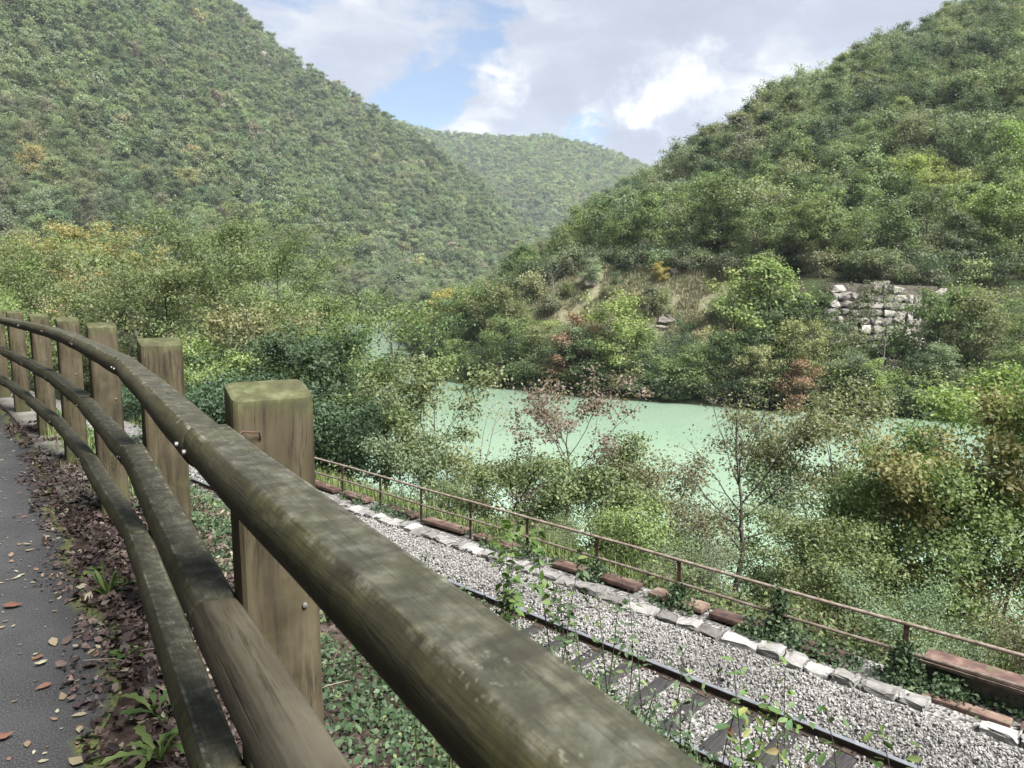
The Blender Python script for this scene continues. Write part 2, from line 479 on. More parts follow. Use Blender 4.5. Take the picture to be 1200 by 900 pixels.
c = t.ramp(t.math('ADD', n1, t.math('MULTIPLY', t.math('SUBTRACT', rnd, 0.5), 0.35)), [(0.28, (0.036, 0.024, 0.021)), (0.5, (0.085, 0.05, 0.041)), (0.75, (0.18, 0.128, 0.10))])
c = t.mix(t.smooth(t.noise(pos, 6, 5), 0.6, 0.7), c, (0.07, 0.075, 0.035))
finish(t, c, 0.85, t.bump(n2, 0.5, 0.005))

m, t = mat('rail_steel'); M['steel_side'] = m
pos = t.n('ShaderNodeNewGeometry').outputs['Position']
c = t.ramp(t.noise(pos, 18, 5), [(0.3, (0.022, 0.016, 0.013)), (0.6, (0.05, 0.034, 0.026)), (0.8, (0.09, 0.06, 0.045))])
finish(t, c, 0.8)
m, t = mat('rail_top'); M['steel_top'] = m
pos = t.n('ShaderNodeNewGeometry').outputs['Position']
finish(t, t.ramp(t.noise(pos, 6, 4), [(0.3, (0.30, 0.31, 0.33)), (0.7, (0.46, 0.47, 0.5))]), 0.38, metal=0.85)
m, t = mat('sleeper_wood'); M['sleeper'] = m
tc = t.n('ShaderNodeTexCoord').outputs['Object']
g = t.noise(t.vmath('MULTIPLY', tc, (0.06, 1, 1)), 60, 5, 0.65)
finish(t, t.ramp(g, [(0.3, (0.010, 0.009, 0.009)), (0.55, (0.026, 0.024, 0.024)), (0.75, (0.058, 0.053, 0.052))]), 0.85, t.bump(g, 0.6, 0.006))


def stone_mat(name, lo, mid, hi, scale=8.0, inst=True):
    m, t = mat(name)
    pos = t.n('ShaderNodeNewGeometry').outputs['Position']
    rnd = t.n('ShaderNodeAttribute', attribute_name='shade', attribute_type='INSTANCER').outputs['Fac'] if inst else t.n('ShaderNodeObjectInfo').outputs['Random']
    n1 = t.noise(pos, scale, 5, 0.6); n2 = t.noise(pos, scale * 7, 4, 0.65)
    f = t.math('ADD', t.math('MULTIPLY', n1, 0.55), t.math('MULTIPLY', rnd, 0.45))
    c = t.ramp(f, [(0.2, lo), (0.5, mid), (0.8, hi)])
    c = t.mix(t.smooth(n2, 0.55, 0.8), c, t.mix(0.5, c, lo))
    finish(t, c, 0.85, t.bump(n2, 0.5, 0.01 if scale > 4 else 0.05), spec=0.2)
    return m


M['gravel'] = stone_mat('gravel_stone', (0.065, 0.06, 0.056), (0.175, 0.168, 0.16), (0.33, 0.322, 0.312), 12.0)
M['kerb'] = stone_mat('kerb_stone', (0.06, 0.056, 0.05), (0.155, 0.15, 0.142), (0.29, 0.285, 0.272), 7.0, inst=False)
M['rock_dull'] = stone_mat('weathered_rock', (0.05, 0.045, 0.038), (0.115, 0.105, 0.09), (0.21, 0.195, 0.175), 1.6, inst=False)
M['rock'] = stone_mat('rock', (0.075, 0.068, 0.058), (0.18, 0.167, 0.15), (0.31, 0.29, 0.268), 1.1, inst=False)
m, t = mat('ballast_bed'); M['bed'] = m
pos = t.n('ShaderNodeNewGeometry').outputs['Position']
vo = t.n('ShaderNodeTexVoronoi', ins={'Vector': pos, 'Scale': 19.0})
sh = t.n('ShaderNodeSeparateColor', ins={0: vo.outputs['Color']}).outputs[0]
c = t.ramp(sh, [(0.0, (0.04, 0.036, 0.032)), (0.5, (0.13, 0.124, 0.117)), (1.0, (0.26, 0.255, 0.247))])
finish(t, c, 0.9, t.bump(vo.outputs['Distance'], 1.0, 0.04))

m, t = mat('river_water'); M['water'] = m
pos = t.n('ShaderNodeNewGeometry').outputs['Position']
n1 = t.noise(t.vmath('MULTIPLY', pos, (1, 0.45, 1)), 0.9, 5, 0.6); n2 = t.noise(pos, 0.06, 4, 0.5); n3 = t.noise(pos, 0.25, 5, 0.6, 0.8)
c = t.mix(t.smooth(n2, 0.35, 0.65), (0.162, 0.236, 0.172), (0.182, 0.254, 0.187))
c = t.mix(t.math('MULTIPLY', t.smooth(n3, 0.5, 0.72), 0.35), c, (0.208, 0.275, 0.21))
finish(t, c, 0.09, t.bump(n1, 0.07, 0.25), spec=0.5)

m, t = mat('white_metal'); M['white'] = m
finish(t, (0.55, 0.56, 0.58), 0.5)

# ------------------------------------------------------------------ layout: track axes, fence, river, hills
DX, DY = -0.73021863, 0.68321354          # along the track, away from the camera
NX, NY = 0.68321354, 0.73021863           # across the track, towards the river
ZW = EYE - 12.0                           # water level
ZT = EYE - 5.44                           # top of the rails


def LT(x, y):
    return x * NX + y * NY, x * DX + y * DY


def XY(L, T):
    return L * NX + T * DX, L * NY + T * DY


FT = np.array([-8, -4.1, -2.25, -0.41, 1.43, 3.26, 5.13, 6.94, 8.55, 10.45, 12.1, 13.9, 15.7, 18, 40, 80])
FL = np.array([-1.9, -0.75, -0.2, 0.30, 0.769, 1.248, 1.62, 1.915, 2.115, 2.335, 2.48, 2.62, 2.73, 2.85, 3.2, 3.4])
BL = np.array([(140, -95), (60, -25), (17, 17.5), (-4, 38), (-19, 56), (-30, 80), (-37, 120), (-46, 170), (-66, 250), (-88, 320), (-135, 400)], float)
BR = np.array([(230, 10), (120, 40), (70, 57), (46.8, 65.3), (38.4, 69.9), (25.1, 75.2), (18.9, 79.4), (9.9, 83.4), (0, 91), (-9.5, 100), (-16, 122), (-25, 170), (-38, 235), (-47, 312), (-100, 395)], float)


def sdist(x, y, P, side):
    best = np.full(x.shape, 1e9); sg = np.ones(x.shape)
    for (x0, y0), (x1, y1) in zip(P[:-1], P[1:]):
        dx, dy = x1 - x0, y1 - y0
        tt = np.clip(((x - x0) * dx + (y - y0) * dy) / (dx * dx + dy * dy), 0, 1)
        ex, ey = x - x0 - tt * dx, y - y0 - tt * dy
        d2 = ex * ex + ey * ey
        k = d2 < best - 1e-6
        best = np.where(k, d2, best)
        sg = np.where(k, np.sign(dx * (y - y0) - dy * (x - x0)), sg)
    return np.sqrt(best) * sg * side


def sm(x, a, b):
    tt = np.clip((x - a) / (b - a), 0, 1)
    return tt * tt * (3 - 2 * tt)


def vnoise(x, y, s, seed=0):
    """cheap smooth value noise"""
    x = x / s + seed * 17.31; y = y / s + seed * 9.17
    xi, yi = np.floor(x), np.floor(y); fx, fy = x - xi, y - yi
    fx = fx * fx * (3 - 2 * fx); fy = fy * fy * (3 - 2 * fy)
    def h(a, b):
        v = np.sin(a * 127.1 + b * 311.7 + seed * 74.7) * 43758.5453
        return v - np.floor(v)
    return (h(xi, yi) * (1 - fx) + h(xi + 1, yi) * fx) * (1 - fy) + (h(xi, yi + 1) * (1 - fx) + h(xi + 1, yi + 1) * fx) * fy - 0.5


RU = np.array([-0.30, -0.2, -0.12, -0.047, 0.0, 0.058, 0.104, 0.206, 0.285, 0.341, 0.451, 0.592, 0.667, 1.0, 1.6])
RYr = np.array([330, 330, 330, 325, 315, 300, 275, 235, 205, 195, 215, 255, 265, 290, 260])
RE = np.array([-0.03, -0.03, -0.03, -0.030, -0.006, 0.040, 0.074, 0.139, 0.189, 0.219, 0.273, 0.346, 0.382, 0.48, 0.5])
RYb = np.array([400, 330, 160, 96, 91, 88, 84.5, 80.5, 77.5, 75, 72, 68.5, 66.5, 58, 45])
RZC = np.array([-6, -5.5, -4.5, -3.0, 1.2, 4.2, 5.5, 5.0, 4.0, 3.5, 3.0, 2.5, 3, 4, 4])       # top of the cut above the road
RCW = np.array([12, 12, 12, 12, 12, 12, 12, 12, 9, 6.5, 5.0, 5.0, 7, 8, 8])               # plan width of the cut
MU = np.array([-1.6, -1.0, -0.654, -0.548, -0.442, -0.367, -0.281, -0.153, -0.046, 0.023, 0.10, 0.2, 0.4, 1.6])
MYr = np.array([480, 560, 600, 640, 680, 700, 715, 730, 745, 760, 780, 790, 800, 800])
ME = np.array([0.55, 0.56, 0.536, 0.495, 0.433, 0.372, 0.294, 0.218, 0.146, 0.080, 0.03, 0.0, 0.0, 0.0])
MYf = np.array([120, 150, 185, 205, 225, 240, 262, 330, 400, 450, 520, 560, 600, 600])
FU = np.array([-1.6, -0.4, -0.181, -0.136, -0.091, 0.0, 0.045, 0.091, 0.137, 0.194, 0.287, 0.6, 1.6])
FE = np.array([0.22, 0.24, 0.228, 0.217, 0.207, 0.202, 0.204, 0.195, 0.183, 0.160, 0.13, 0.12, 0.12])
FYr = 1500.0


def land_left(x, y, L, T, dL):
    Lf = np.interp(T, FT, FL); q = L - Lf
    k = sm(T, 3, 9)
    # shoulder beyond the fence, narrower further along
    a = np.interp(q, [0.12, 1.2, 2.6, 3.2], [0, -0.42, -1.2, -1.75])
    b = np.interp(q, [0.10, 0.6, 1.2, 2.0], [0, -0.25, -0.85, -1.65])
    q1 = 3.2 + (2.0 - 3.2) * k; z1 = -1.75 + 0.10 * k
    prof = a * (1 - k) + b * k
    L1 = Lf + q1
    run = np.clip((L - L1) / np.maximum(6.45 - L1, 0.3), 0, 1)
    slope = z1 + (-4.36 - z1) * run
    z = np.where(q < q1, prof, slope)
    over = np.interp(L, [6.45, 11.7, 12.4, 16, 21.5, 24.0, 26], [-4.36, -4.30, -4.55, -6.3, -9.0, ZW, ZW - 1.5])
    z = np.where(L > 6.45, over, z)
    z = np.where(q < 0.1, 0.0, z)
    up = np.clip(-3.0 - L, 0, 300)
    z = z + up * 0.5
    # valley floor further along the river
    vf = np.interp(dL, [-3, 0, 5, 14, 40, 120, 300], [ZW - 1.8, ZW, -8.6, -6.3, -4.8, -3.0, 2.0])
    w = sm(T, 34, 62) * sm(L, -8, 4)
    return z * (1 - w) + vf * w


def height(x, y):
    x = np.asarray(x, float); y = np.asarray(y, float)
    r = np.hypot(x, y); a = np.arctan2(x, y)
    ac = np.clip(a, -math.radians(58), math.radians(58))
    u = np.tan(ac); Y = r * np.cos(ac)
    L, T = LT(x, y)
    dL = sdist(x, y, BL, 1.0); dR = sdist(x, y, BR, -1.0)
    left = land_left(x, y, L, T, dL)
    zbank = np.interp(dR, [-3, 0, 3.5, 8, 9.5, 15.5, 17], [ZW - 1.8, ZW, ZW + 2.4, -7.0, -6.7, -6.6, -6.4])
    Yb = np.interp(u, RU, RYb); Yr = np.interp(u, RU, RYr); zr = EYE + np.interp(u, RU, RE) * Yr
    zc = np.interp(u, RU, RZC); cw = np.interp(u, RU, RCW)
    Y0 = Yb + 17.5; Y1 = Y0 + cw
    cut = -6.6 + (zc + 6.6) * np.clip((Y - Y0) / cw, 0, 1)
    tt = np.clip((Y - Y1) / np.maximum(Yr - Y1, 5), 0, 1)
    hill = zc + (zr - zc) * (0.8 * tt + 0.2 * tt * tt * (3 - 2 * tt))
    hill = np.where(Y > Yr, zr - (Y - Yr) * 0.35, hill)
    hill = hill + vnoise(x, y, 26, 1) * 5.0 * np.clip((Y - Y1) / 40, 0, 1) + vnoise(x, y, 9, 2) * 1.4 * np.clip((Y - Y1) / 20, 0, 1)
    right = np.where(Y > Y0, np.where(Y > Y1, hill, cut + vnoise(x, y, 4, 5) * 1.2 * sm(Y, Y0, Y0 + 2)), zbank)
    right = np.where(dR < 15.5, np.minimum(zbank, np.maximum(right, zbank)), right)
    bed = np.full(x.shape, ZW - 1.8)
    z = np.where(dR > -3, right, np.where(dL > -3, left, bed))
    both = (dL > -3) & (dR > -3)
    z = np.where(both, np.where(dL > dR, left, right), z)
    z = np.where((Y > 330) & (u < -0.05) & (dL < 0) & (dR < 0), -3.0, z)
    z = np.where(y < -30, left, z)
    # left mountain
    MYr_, MYf_ = np.interp(u, MU, MYr), np.interp(u, MU, MYf)
    mz = EYE + np.interp(u, MU, ME) * MYr_
    s = np.clip((Y - MYf_) / (MYr_ - MYf_), 0, 1)
    mt = -8 + (mz + 8) * (0.75 * s + 0.25 * s * s) + vnoise(x, y, 70, 3) * 22 * np.sin(np.pi * s) + vnoise(x, y, 25, 4) * 6 * np.sin(np.pi * s)
    mt = np.where(Y > MYr_, mz - (Y - MYr_) * 0.5, mt)
    mt = np.where((Y > MYf_), mt, -50)
    behind = sm(np.abs(a), math.radians(75), math.radians(100))
    mt = mt * (1 - behind) - 50 * behind
    z = np.maximum(z, mt)
    # far hill
    fz = EYE + np.interp(u, FU, FE) * FYr
    s = np.clip((Y - 820) / (FYr - 820), 0, 1)
    fh = -30 + (fz + 30) * s + vnoise(x, y, 130, 6) * 40 * np.sin(np.pi * s)
    fh = np.where(Y > FYr, fz - (Y - FYr) * 0.3, fh)
    fh = np.where(Y > 820, fh, -50) * (1 - behind) - 50 * behind
    z = np.maximum(z, np.maximum(fh, -30))
    return z


def hz(x, y):
    return float(height(np.array([x]), np.array([y]))[0])


def at(px, Y):
    """plan position at a given forward distance under a pixel column (taken at the horizon)"""
    u = ray(px, 345)[0]
    return u * Y, Y


# ------------------------------------------------------------------ terrain, water, path, ballast bed
fine = np.radians(np.arange(-46, 46.01, 0.25))
coarse = np.radians(np.concatenate([np.arange(49, 180, 3.0), np.arange(-180, -47, 3.0)]))
az = np.concatenate([fine, coarse]); az = np.sort(az)
rad_ = 0.35 * np.exp(np.arange(0, 450) * 0.0199)
rad_ = rad_[rad_ < 2600]
A, R = np.meshgrid(az, rad_, indexing='xy')
gx, gy = R * np.sin(A), R * np.cos(A)
gz = height(gx, gy)
near_w = sm(np.hypot(gx, gy), 60, 25)
gL, gT = LT(gx, gy)
gq = gL - np.interp(gT, FT, FL)
gz = gz + vnoise(gx, gy, 0.6, 8) * 0.10 * near_w * np.clip((gq - 0.1) / 0.5, 0, 1) * (gL < 6.2)
gz = np.where(gq < 0.1, gz - 0.012, gz)
nr, na = A.shape
V = np.stack([gx, gy, gz], -1).reshape(-1, 3)
i = np.arange(nr - 1)[:, None] * na; j = np.arange(na)[None]; j2 = (j + 1) % na
F = np.stack([i + j, i + j2, i + na + j2, i + na + j], -1).reshape(-1, 4)
cidx = len(V)
V = np.concatenate([V, [[0, 0, hz(0, 0) - 0.012]]])
Fc = np.stack([np.full(na, cidx), np.arange(na), (np.arange(na) + 1) % na], -1)[:, ::-1]
gu = gx / np.maximum(gy, 0.1)
gYb = np.interp(gu, RU, RYb)
zone = ((gu > -0.06) & (gu < 0.36) & (gy > gYb + 15) & (gy < gYb + 34)).astype(float)
zone = np.concatenate([zone.ravel(), [0]])
soil = np.concatenate([(sm(gq, 3.0, 0.4) * (gy > -60) * (np.hypot(gx, gy) < 60)).ravel(), [1]])
ground = add('ground', mesh('ground', V, [F[:, ::-1], Fc[:, ::-1]], [M['terrain']], attrs={'zone': zone, 'soil': soil}), kind='structure')

wx = np.concatenate([BL[::1], BR[::-1]])
wv = []; nseg = 60
def resample(P, n):
    d = np.concatenate([[0], np.cumsum(np.linalg.norm(np.diff(P, axis=0), axis=1))])
    s = np.linspace(0, d[-1], n)
    return np.stack([np.interp(s, d, P[:, 0]), np.interp(s, d, P[:, 1])], -1)
bl = resample(BL, nseg); br = resample(BR, nseg)
def push(P, k):
    tn = norm(np.gradient(P, axis=0)); return P + k * np.stack([-tn[:, 1], tn[:, 0]], -1)
bl2, br2 = push(bl, 3.0), push(br, -3.0)
cols = 8
wV = np.concatenate([np.concatenate([bl2 * (1 - f) + br2 * f, np.full((nseg, 1), ZW)], 1) for f in np.linspace(0, 1, cols)])
ii = np.arange(cols - 1)[:, None] * nseg; jj = np.arange(nseg - 1)[None]
wF = np.stack([ii + jj, ii + nseg + jj, ii + nseg + jj + 1, ii + jj + 1], -1).reshape(-1, 4)
add('river_water', mesh('river_water', wV, wF, [M['water']]), kind='structure')

# asphalt path
Ts = np.arange(-14, 40, 0.06)
ns = len(Ts)
edgeq = -0.29 + 0.10 * sm(Ts, 6, 9) + vnoise(Ts, Ts * 0, 0.9, 1) * 0.16 + vnoise(Ts, Ts * 0, 0.22, 2) * 0.09
Lf_ = np.interp(Ts, FT, FL)
rows = [edgeq, edgeq - 0.06, edgeq - 0.2, edgeq - 0.5, edgeq - 1.0, np.full(ns, -1.9), np.full(ns, -2.9)]
pe = [1, 0.8, 0.45, 0.15, 0.05, 0, 0]
pV = []; pE = []
for k, q in enumerate(rows):
    x, y = XY(Lf_ + q, Ts)
    pV.append(np.stack([x, y, np.full(ns, -0.004 if k == 0 else 0.006)], -1)); pE.append(np.full(ns, pe[k]))
pV = np.concatenate(pV); pE = np.concatenate(pE)
ii = np.arange(len(rows) - 1)[:, None] * ns; jj = np.arange(ns - 1)[None]
pF = np.stack([ii + jj, ii + jj + 1, ii + ns + jj + 1, ii + ns + jj], -1).reshape(-1, 4)
add('asphalt_path', mesh('asphalt_path', pV, pF[:, ::-1], [M['asphalt']], attrs={'edge': pE}), kind='structure')

# pale concrete footing strip between path and far posts
Tc = np.arange(5.6, 16, 0.08); nc = len(Tc)
Lc = np.interp(Tc, FT, FL)
inn = -0.26 + 0.12 * sm(Tc, 6.5, 9) + vnoise(Tc, Tc * 0, 0.7, 5) * 0.08
out = 0.02 + 0.10 * sm(Tc, 6.2, 7.6) + vnoise(Tc, Tc * 0, 0.5, 6) * 0.10
cV = []
for q, z in ((inn, 0.0), (inn + 0.01, 0.017), (out, 0.015), (out + 0.012, -0.03)):
    x, y = XY(Lc + q, Tc); cV.append(np.stack([x, y, np.full(nc, z) + vnoise(Tc, Tc * 0, 0.3, 4) * 0.006], -1))
ii = np.arange(3)[:, None] * nc; jj = np.arange(nc - 1)[None]
cF = np.stack([ii + jj, ii + nc + jj, ii + nc + jj + 1, ii + jj + 1], -1).reshape(-1, 4)
add('concrete_path_edge', mesh('concrete_path_edge', np.concatenate(cV), cF, [M['concrete']]), kind='structure')

# ballast bed under the track
Tb = np.arange(-16, 70, 0.25); nb = len(Tb)
bV = []
for L, z in ((6.0, -4.44), (6.7, -4.21), (7.2, -4.155), (9.2, -4.15), (10.2, -4.165), (10.75, -4.2), (11.6, -4.2), (11.9, -4.45)):
    x, y = XY(np.full(nb, L), Tb)
    bV.append(np.stack([x, y, z + vnoise(Tb, Tb * 0 + L, 0.7, 3) * 0.03], -1))
ii = np.arange(7)[:, None] * nb; jj = np.arange(nb - 1)[None]
bF = np.stack([ii + jj, ii + nb + jj, ii + nb + jj + 1, ii + jj + 1], -1).reshape(-1, 4)
add('ballast_bed', mesh('ballast_bed', np.concatenate(bV), bF, [M['bed']]), kind='structure')

# ------------------------------------------------------------------ timber fence
RAIL_ROT = math.atan2(DY, DX)
fence = add('timber_fence', None, loc=(*XY(FL[4], FT[4]), 0), label='curving weathered timber post and rail fence in the foreground along the path', cat='fence')
f0 = np.array(fence.location)
posts_T = [-2.25, -0.41, 1.43, 3.26, 5.13, 6.94, 8.55, 10.45, 12.1, 13.9, 15.7]
posts_L = np.interp(posts_T, FT, FL)
PX = np.array([XY(l, t_) for l, t_ in zip(posts_L, posts_T)])


def post_mesh(h, w, dpt, rng):
    """square post, sloping top falling towards the near side, softened arrises (local x = along fence away from camera, y = across)"""
    hw, hd = w / 2, dpt / 2
    b = 0.022
    prof = []
    for cx, cy, a0 in ((hd - b, hw - b, 0), (-hd + b, hw - b, 90), (-hd + b, -hw + b, 180), (hd - b, -hw + b, 270)):
        for k in range(4):
            a = math.radians(a0 + 30 * k)
            prof.append((cx + b * math.cos(a), cy + b * math.sin(a)))
    prof = np.array(prof); n = len(prof)
    zs = [-0.45, 0.0, 0.3, 0.6, 0.9, 1.1]
    rows = []
    for z in zs:
        wob = 1 + 0.006 * rng.standard_normal()
        rows.append(np.column_stack([prof * wob, np.full(n, z)]))
    # chamfered top: high on the far side
    topz = h - 0.030 * np.clip((hd * 0.75 - prof[:, 0]) / (2 * hd), 0, 1)
    rows.append(np.column_stack([prof, topz - 0.012]))
    rows.append(np.column_stack([prof * 0.975, topz - 0.003]))
    ins = prof * 0.90
    topi = h - 0.030 * np.clip((hd * 0.75 - ins[:, 0]) / (2 * hd), 0, 1)
    rows.append(np.column_stack([ins, topi]))
    V = np.concatenate(rows)
    k = len(rows)
    i = np.arange(k - 1)[:, None] * n; j = np.arange(n)[None]; j2 = (j + 1) % n
    F4 = np.stack([i + j, i + j2, i + n + j2, i + n + j], -1).reshape(-1, 4)
    c = len(V); V = np.concatenate([V, [[ins[:, 0].mean(), 0, topi.mean()]]])
    last = (k - 1) * n
    F3 = np.stack([last + np.arange(n), last + (np.arange(n) + 1) % n, np.full(n, c)], -1)
    me = mesh('post', V, [F4, F3], [M['post']])
    import bmesh
    bm = bmesh.new(); bm.from_mesh(me)
    for e in bm.edges:
        if len(e.link_faces) == 2 and e.calc_face_angle(0) > 0.42:
            e.smooth = False
    bm.to_mesh(me); bm.free()
    return me


def screw_mesh():
    a = Acc(); V, F = tube([(0, 0, 0), (-0.006, 0, 0)], [0.006, 0.0055], 10); a.add(V, F)
    th = np.linspace(0, 2 * np.pi, 10, endpoint=False)
    V = np.concatenate([np.stack([np.full(10, -0.006), 0.0055 * np.cos(th), 0.0055 * np.sin(th)], -1), [[-0.0085, 0, 0]]])
    a.add(V, np.stack([np.arange(10), (np.arange(10) + 1) % 10, np.full(10, 10)], -1))
    return a.build('screw', [M['zinc']])


SCREW = screw_mesh()
heads = []
for k, (p, t_) in enumerate(zip(PX, posts_T)):
    rng = np.random.default_rng(40 + k)
    tan = PX[min(k + 1, len(PX) - 1)] - PX[max(k - 1, 0)]
    hd = math.atan2(tan[1], tan[0])
    heads.append(hd)
    po = add('post', post_mesh(1.26 + rng.normal(0, 0.006), 0.168, 0.112, rng), fence, loc=(p[0] - f0[0], p[1] - f0[1], 0),
             rot=(rng.normal(0, 0.006), rng.normal(0, 0.006), hd + rng.normal(0, 0.03)))
    for yy, zz_ in ((0.045, 0.76), (-0.03, 0.66)) if k < 5 else ((0.03, 0.78),):
        add('screw', SCREW, po, loc=(-0.0555, -yy, zz_ + rng.normal(0, 0.02)))


def rail_mesh(length, seed, rr=0.052):
    """pole with a flat planed on its upper side (local x along)"""
    rng = np.random.default_rng(seed)
    rr *= rng.uniform(0.935, 1.05)
    flat = rr * 0.76
    a1 = math.asin(flat / rr)
    th = np.linspace(a1 - 2 * math.pi + (math.pi - 2 * a1), a1, 21)   # sweep round the underside from one arris to the other
    th = np.concatenate([th[:1], [th[0] + 0.05], th[1:-1], [th[-1] - 0.05], th[-1:]])
    prof = np.stack([rr * np.cos(th), rr * np.sin(th)], -1)
    fx = np.concatenate([[prof[-1, 0] - 0.003], np.linspace(prof[-1, 0], prof[0, 0], 5)[1:-1], [prof[0, 0] + 0.003]])
    prof = np.concatenate([prof, np.stack([fx, np.full(5, flat)], -1)])
    n = len(prof); m_ = 30
    xs = np.concatenate([[0.0, 0.009], np.linspace(0.03, length - 0.03, m_), [length - 0.009, length]])
    sc = np.ones(len(xs)); sc[0] = sc[-1] = 0.86
    oy = np.interp(xs, np.linspace(0, length, 6), rng.normal(0, 0.0022, 6)); oz = np.interp(xs, np.linspace(0, length, 6), rng.normal(0, 0.0018, 6))
    ws = 1 + np.interp(xs, np.linspace(0, length, 14), rng.normal(0, 0.008, 14))
    rows = [np.column_stack([np.full(n, x), prof[:, 0] * s * w + a, prof[:, 1] * s * w + b]) for x, s, w, a, b in zip(xs, sc, ws, oy, oz)]
    V = np.concatenate(rows); k = len(xs)
    i = np.arange(k - 1)[:, None] * n; j = np.arange(n)[None]; j2 = (j + 1) % n
    F4 = np.stack([i + j, i + n + j, i + n + j2, i + j2], -1).reshape(-1, 4)
    V = np.concatenate([V, [[0, 0, 0], [length, 0, 0]]])
    F3 = np.concatenate([np.stack([np.arange(n), (np.arange(n) + 1) % n, np.full(n, len(V) - 2)], -1),
                         np.stack([(k - 1) * n + (np.arange(n) + 1) % n, (k - 1) * n + np.arange(n), np.full(n, len(V) - 1)], -1)])
    me = mesh('rail', V, [F4, F3], [M['rail']])
    import bmesh
    bm = bmesh.new(); bm.from_mesh(me)
    for e in bm.edges:
        if len(e.link_faces) == 2 and e.calc_face_angle(0) > 0.95:
            e.smooth = False
    bm.to_mesh(me); bm.free()
    return me


OFF = 0.165 / 2 + 0.046
nrm_ = []
for k in range(len(PX)):
    h_ = heads[k]
    nrm_.append((-math.sin(h_), math.cos(h_)))       # left of heading = path side is to the left (smaller L)
RP = np.array([[p[0] + OFF * nn[0], p[1] + OFF * nn[1]] for p, nn in zip(PX, nrm_)])
for k in range(len(PX) - 1):
    a, b = RP[k], RP[k + 1]
    dv = b - a; ln = float(np.hypot(*dv)); hd = math.atan2(dv[1], dv[0])
    for r_, zc in enumerate((1.18, 0.80, 0.42)):
        rng = np.random.default_rng(100 + 7 * k + r_)
        me = rail_mesh(ln - 0.008, 200 + 7 * k + r_)
        lab = None
        if r_ == 1 and k == 1:
            me.materials[0] = M['rail_new']; lab = 'paler newer middle rail section'
        if r_ == 2 and k == 1:
            me.materials[0] = M['rail_new']; lab = 'paler newer bottom rail section'
        ux, uy = dv / ln
        o = add('rail', me, fence, loc=(a[0] - f0[0] - ux * -0.004, a[1] - f0[1] + uy * 0.004, zc - 0.038 + rng.normal(0, 0.006)), rot=(math.radians(6 + rng.normal(0, 3)), rng.normal(0, 0.002), hd), label=lab)
        for s_ in (0.05, ln - 0.05):
            add('bolt', SCREW, o, loc=(s_, 0.0495, -0.004), rot=(0, 0, -math.pi / 2))
# loose rusty wire at the nearest post
wp = np.array([(-0.056, 0.09, 1.155), (-0.066, 0.072, 1.175), (-0.07, 0.055, 1.172), (-0.066, 0.04, 1.17), (-0.058, 0.036, 1.155)])
V, F = tube(wp, 0.0022, 5)
add('wire', mesh('wire', V, F, [M['rust']]), fence, loc=(0, 0, 0), rot=(0, 0, heads[2]))

# ------------------------------------------------------------------ railway track
tx, ty = XY(8.2, 0.0)
track = add('railway_track', None, loc=(tx, ty, ZT - 0.15), label='single railway track with dark rails and timber sleepers in white gravel', cat='railway track')
tr_rot = RAIL_ROT
LEN0, LEN1 = -14.0, 66.0


def steel_rail(L):
    prof = np.array([(-0.062, 0), (0.062, 0), (0.062, 0.011), (0.014, 0.026), (0.009, 0.034), (0.009, 0.105), (0.014, 0.113), (0.034, 0.119), (0.034, 0.140), (0.026, 0.148), (-0.026, 0.148), (-0.034, 0.140), (-0.034, 0.119), (-0.014, 0.113), (-0.009, 0.105), (-0.009, 0.034), (-0.014, 0.026), (-0.062, 0.011)])
    n = len(prof)
    Tt = np.arange(LEN0, LEN1 + 0.1, 2.0)
    rows = []
    for T_ in Tt:
        x, y = XY(L + prof[:, 0], T_)
        rows.append(np.column_stack([x - tx, y - ty, prof[:, 1]]))
    V = np.concatenate(rows); k = len(rows)
    i = np.arange(k - 1)[:, None] * n; j = np.arange(n)[None]; j2 = (j + 1) % n
    F = np.stack([i + j, i + n + j, i + n + j2, i + j2], -1)
    mi = np.zeros((k - 1, n), int); mi[:, 8:11] = 1
    return mesh('steel_rail', V, F.reshape(-1, 4), [M['steel_side'], M['steel_top']], mi.ravel(), smooth=False)


for L in (7.485, 8.92):
    add('steel_rail', steel_rail(L), track)
sl = box((0, 0, 0), (2.5, 0.24, 0.15))
slm = mesh('sleeper', *sl, [M['sleeper']]); bevel_mesh(slm, 0.012, 1)
chV = Acc()
chV.add(*box((0, 0, 0), (0.26, 0.16, 0.018))); chV.add(*tube([(0.09, 0.05, 0), (0.09, 0.05, 0.035)], 0.014, 6)); chV.add(*tube([(-0.09, -0.05, 0), (-0.09, -0.05, 0.035)], 0.014, 6))
chair_me = chV.build('chair', [M['steel_side']], smooth=False)
sl_T = np.arange(-6, 46, 0.62)
rot_across = math.atan2(NY, NX)
for T_ in sl_T:
    x, y = XY(8.2 + random.uniform(-0.03, 0.03), T_ + random.uniform(-0.03, 0.03))
    s_ = add('sleeper', slm, track, loc=(x - tx, y - ty, -0.052 + random.uniform(-0.012, 0.004)), rot=(0, 0, rot_across + random.uniform(-0.03, 0.03)))
    if T_ < 22:
        for c_ in (-0.715, 0.72):
            add('rail_chair', chair_me, s_, loc=(c_, 0, 0.079))

# gravel stones ------------------------------------------------------------
PROTO = bpy.data.collections.new('prototypes')      # not linked to the scene: only instanced


def ico(sub):
    import bmesh
    bm = bmesh.new(); bmesh.ops.create_icosphere(bm, subdivisions=sub, radius=1.0)
    V = np.array([v.co for v in bm.verts]); F = np.array([[v.index for v in f.verts] for f in bm.faces]); bm.free()
    return V, F


IC1, IC2, IC3 = ico(1), ico(2), ico(3)


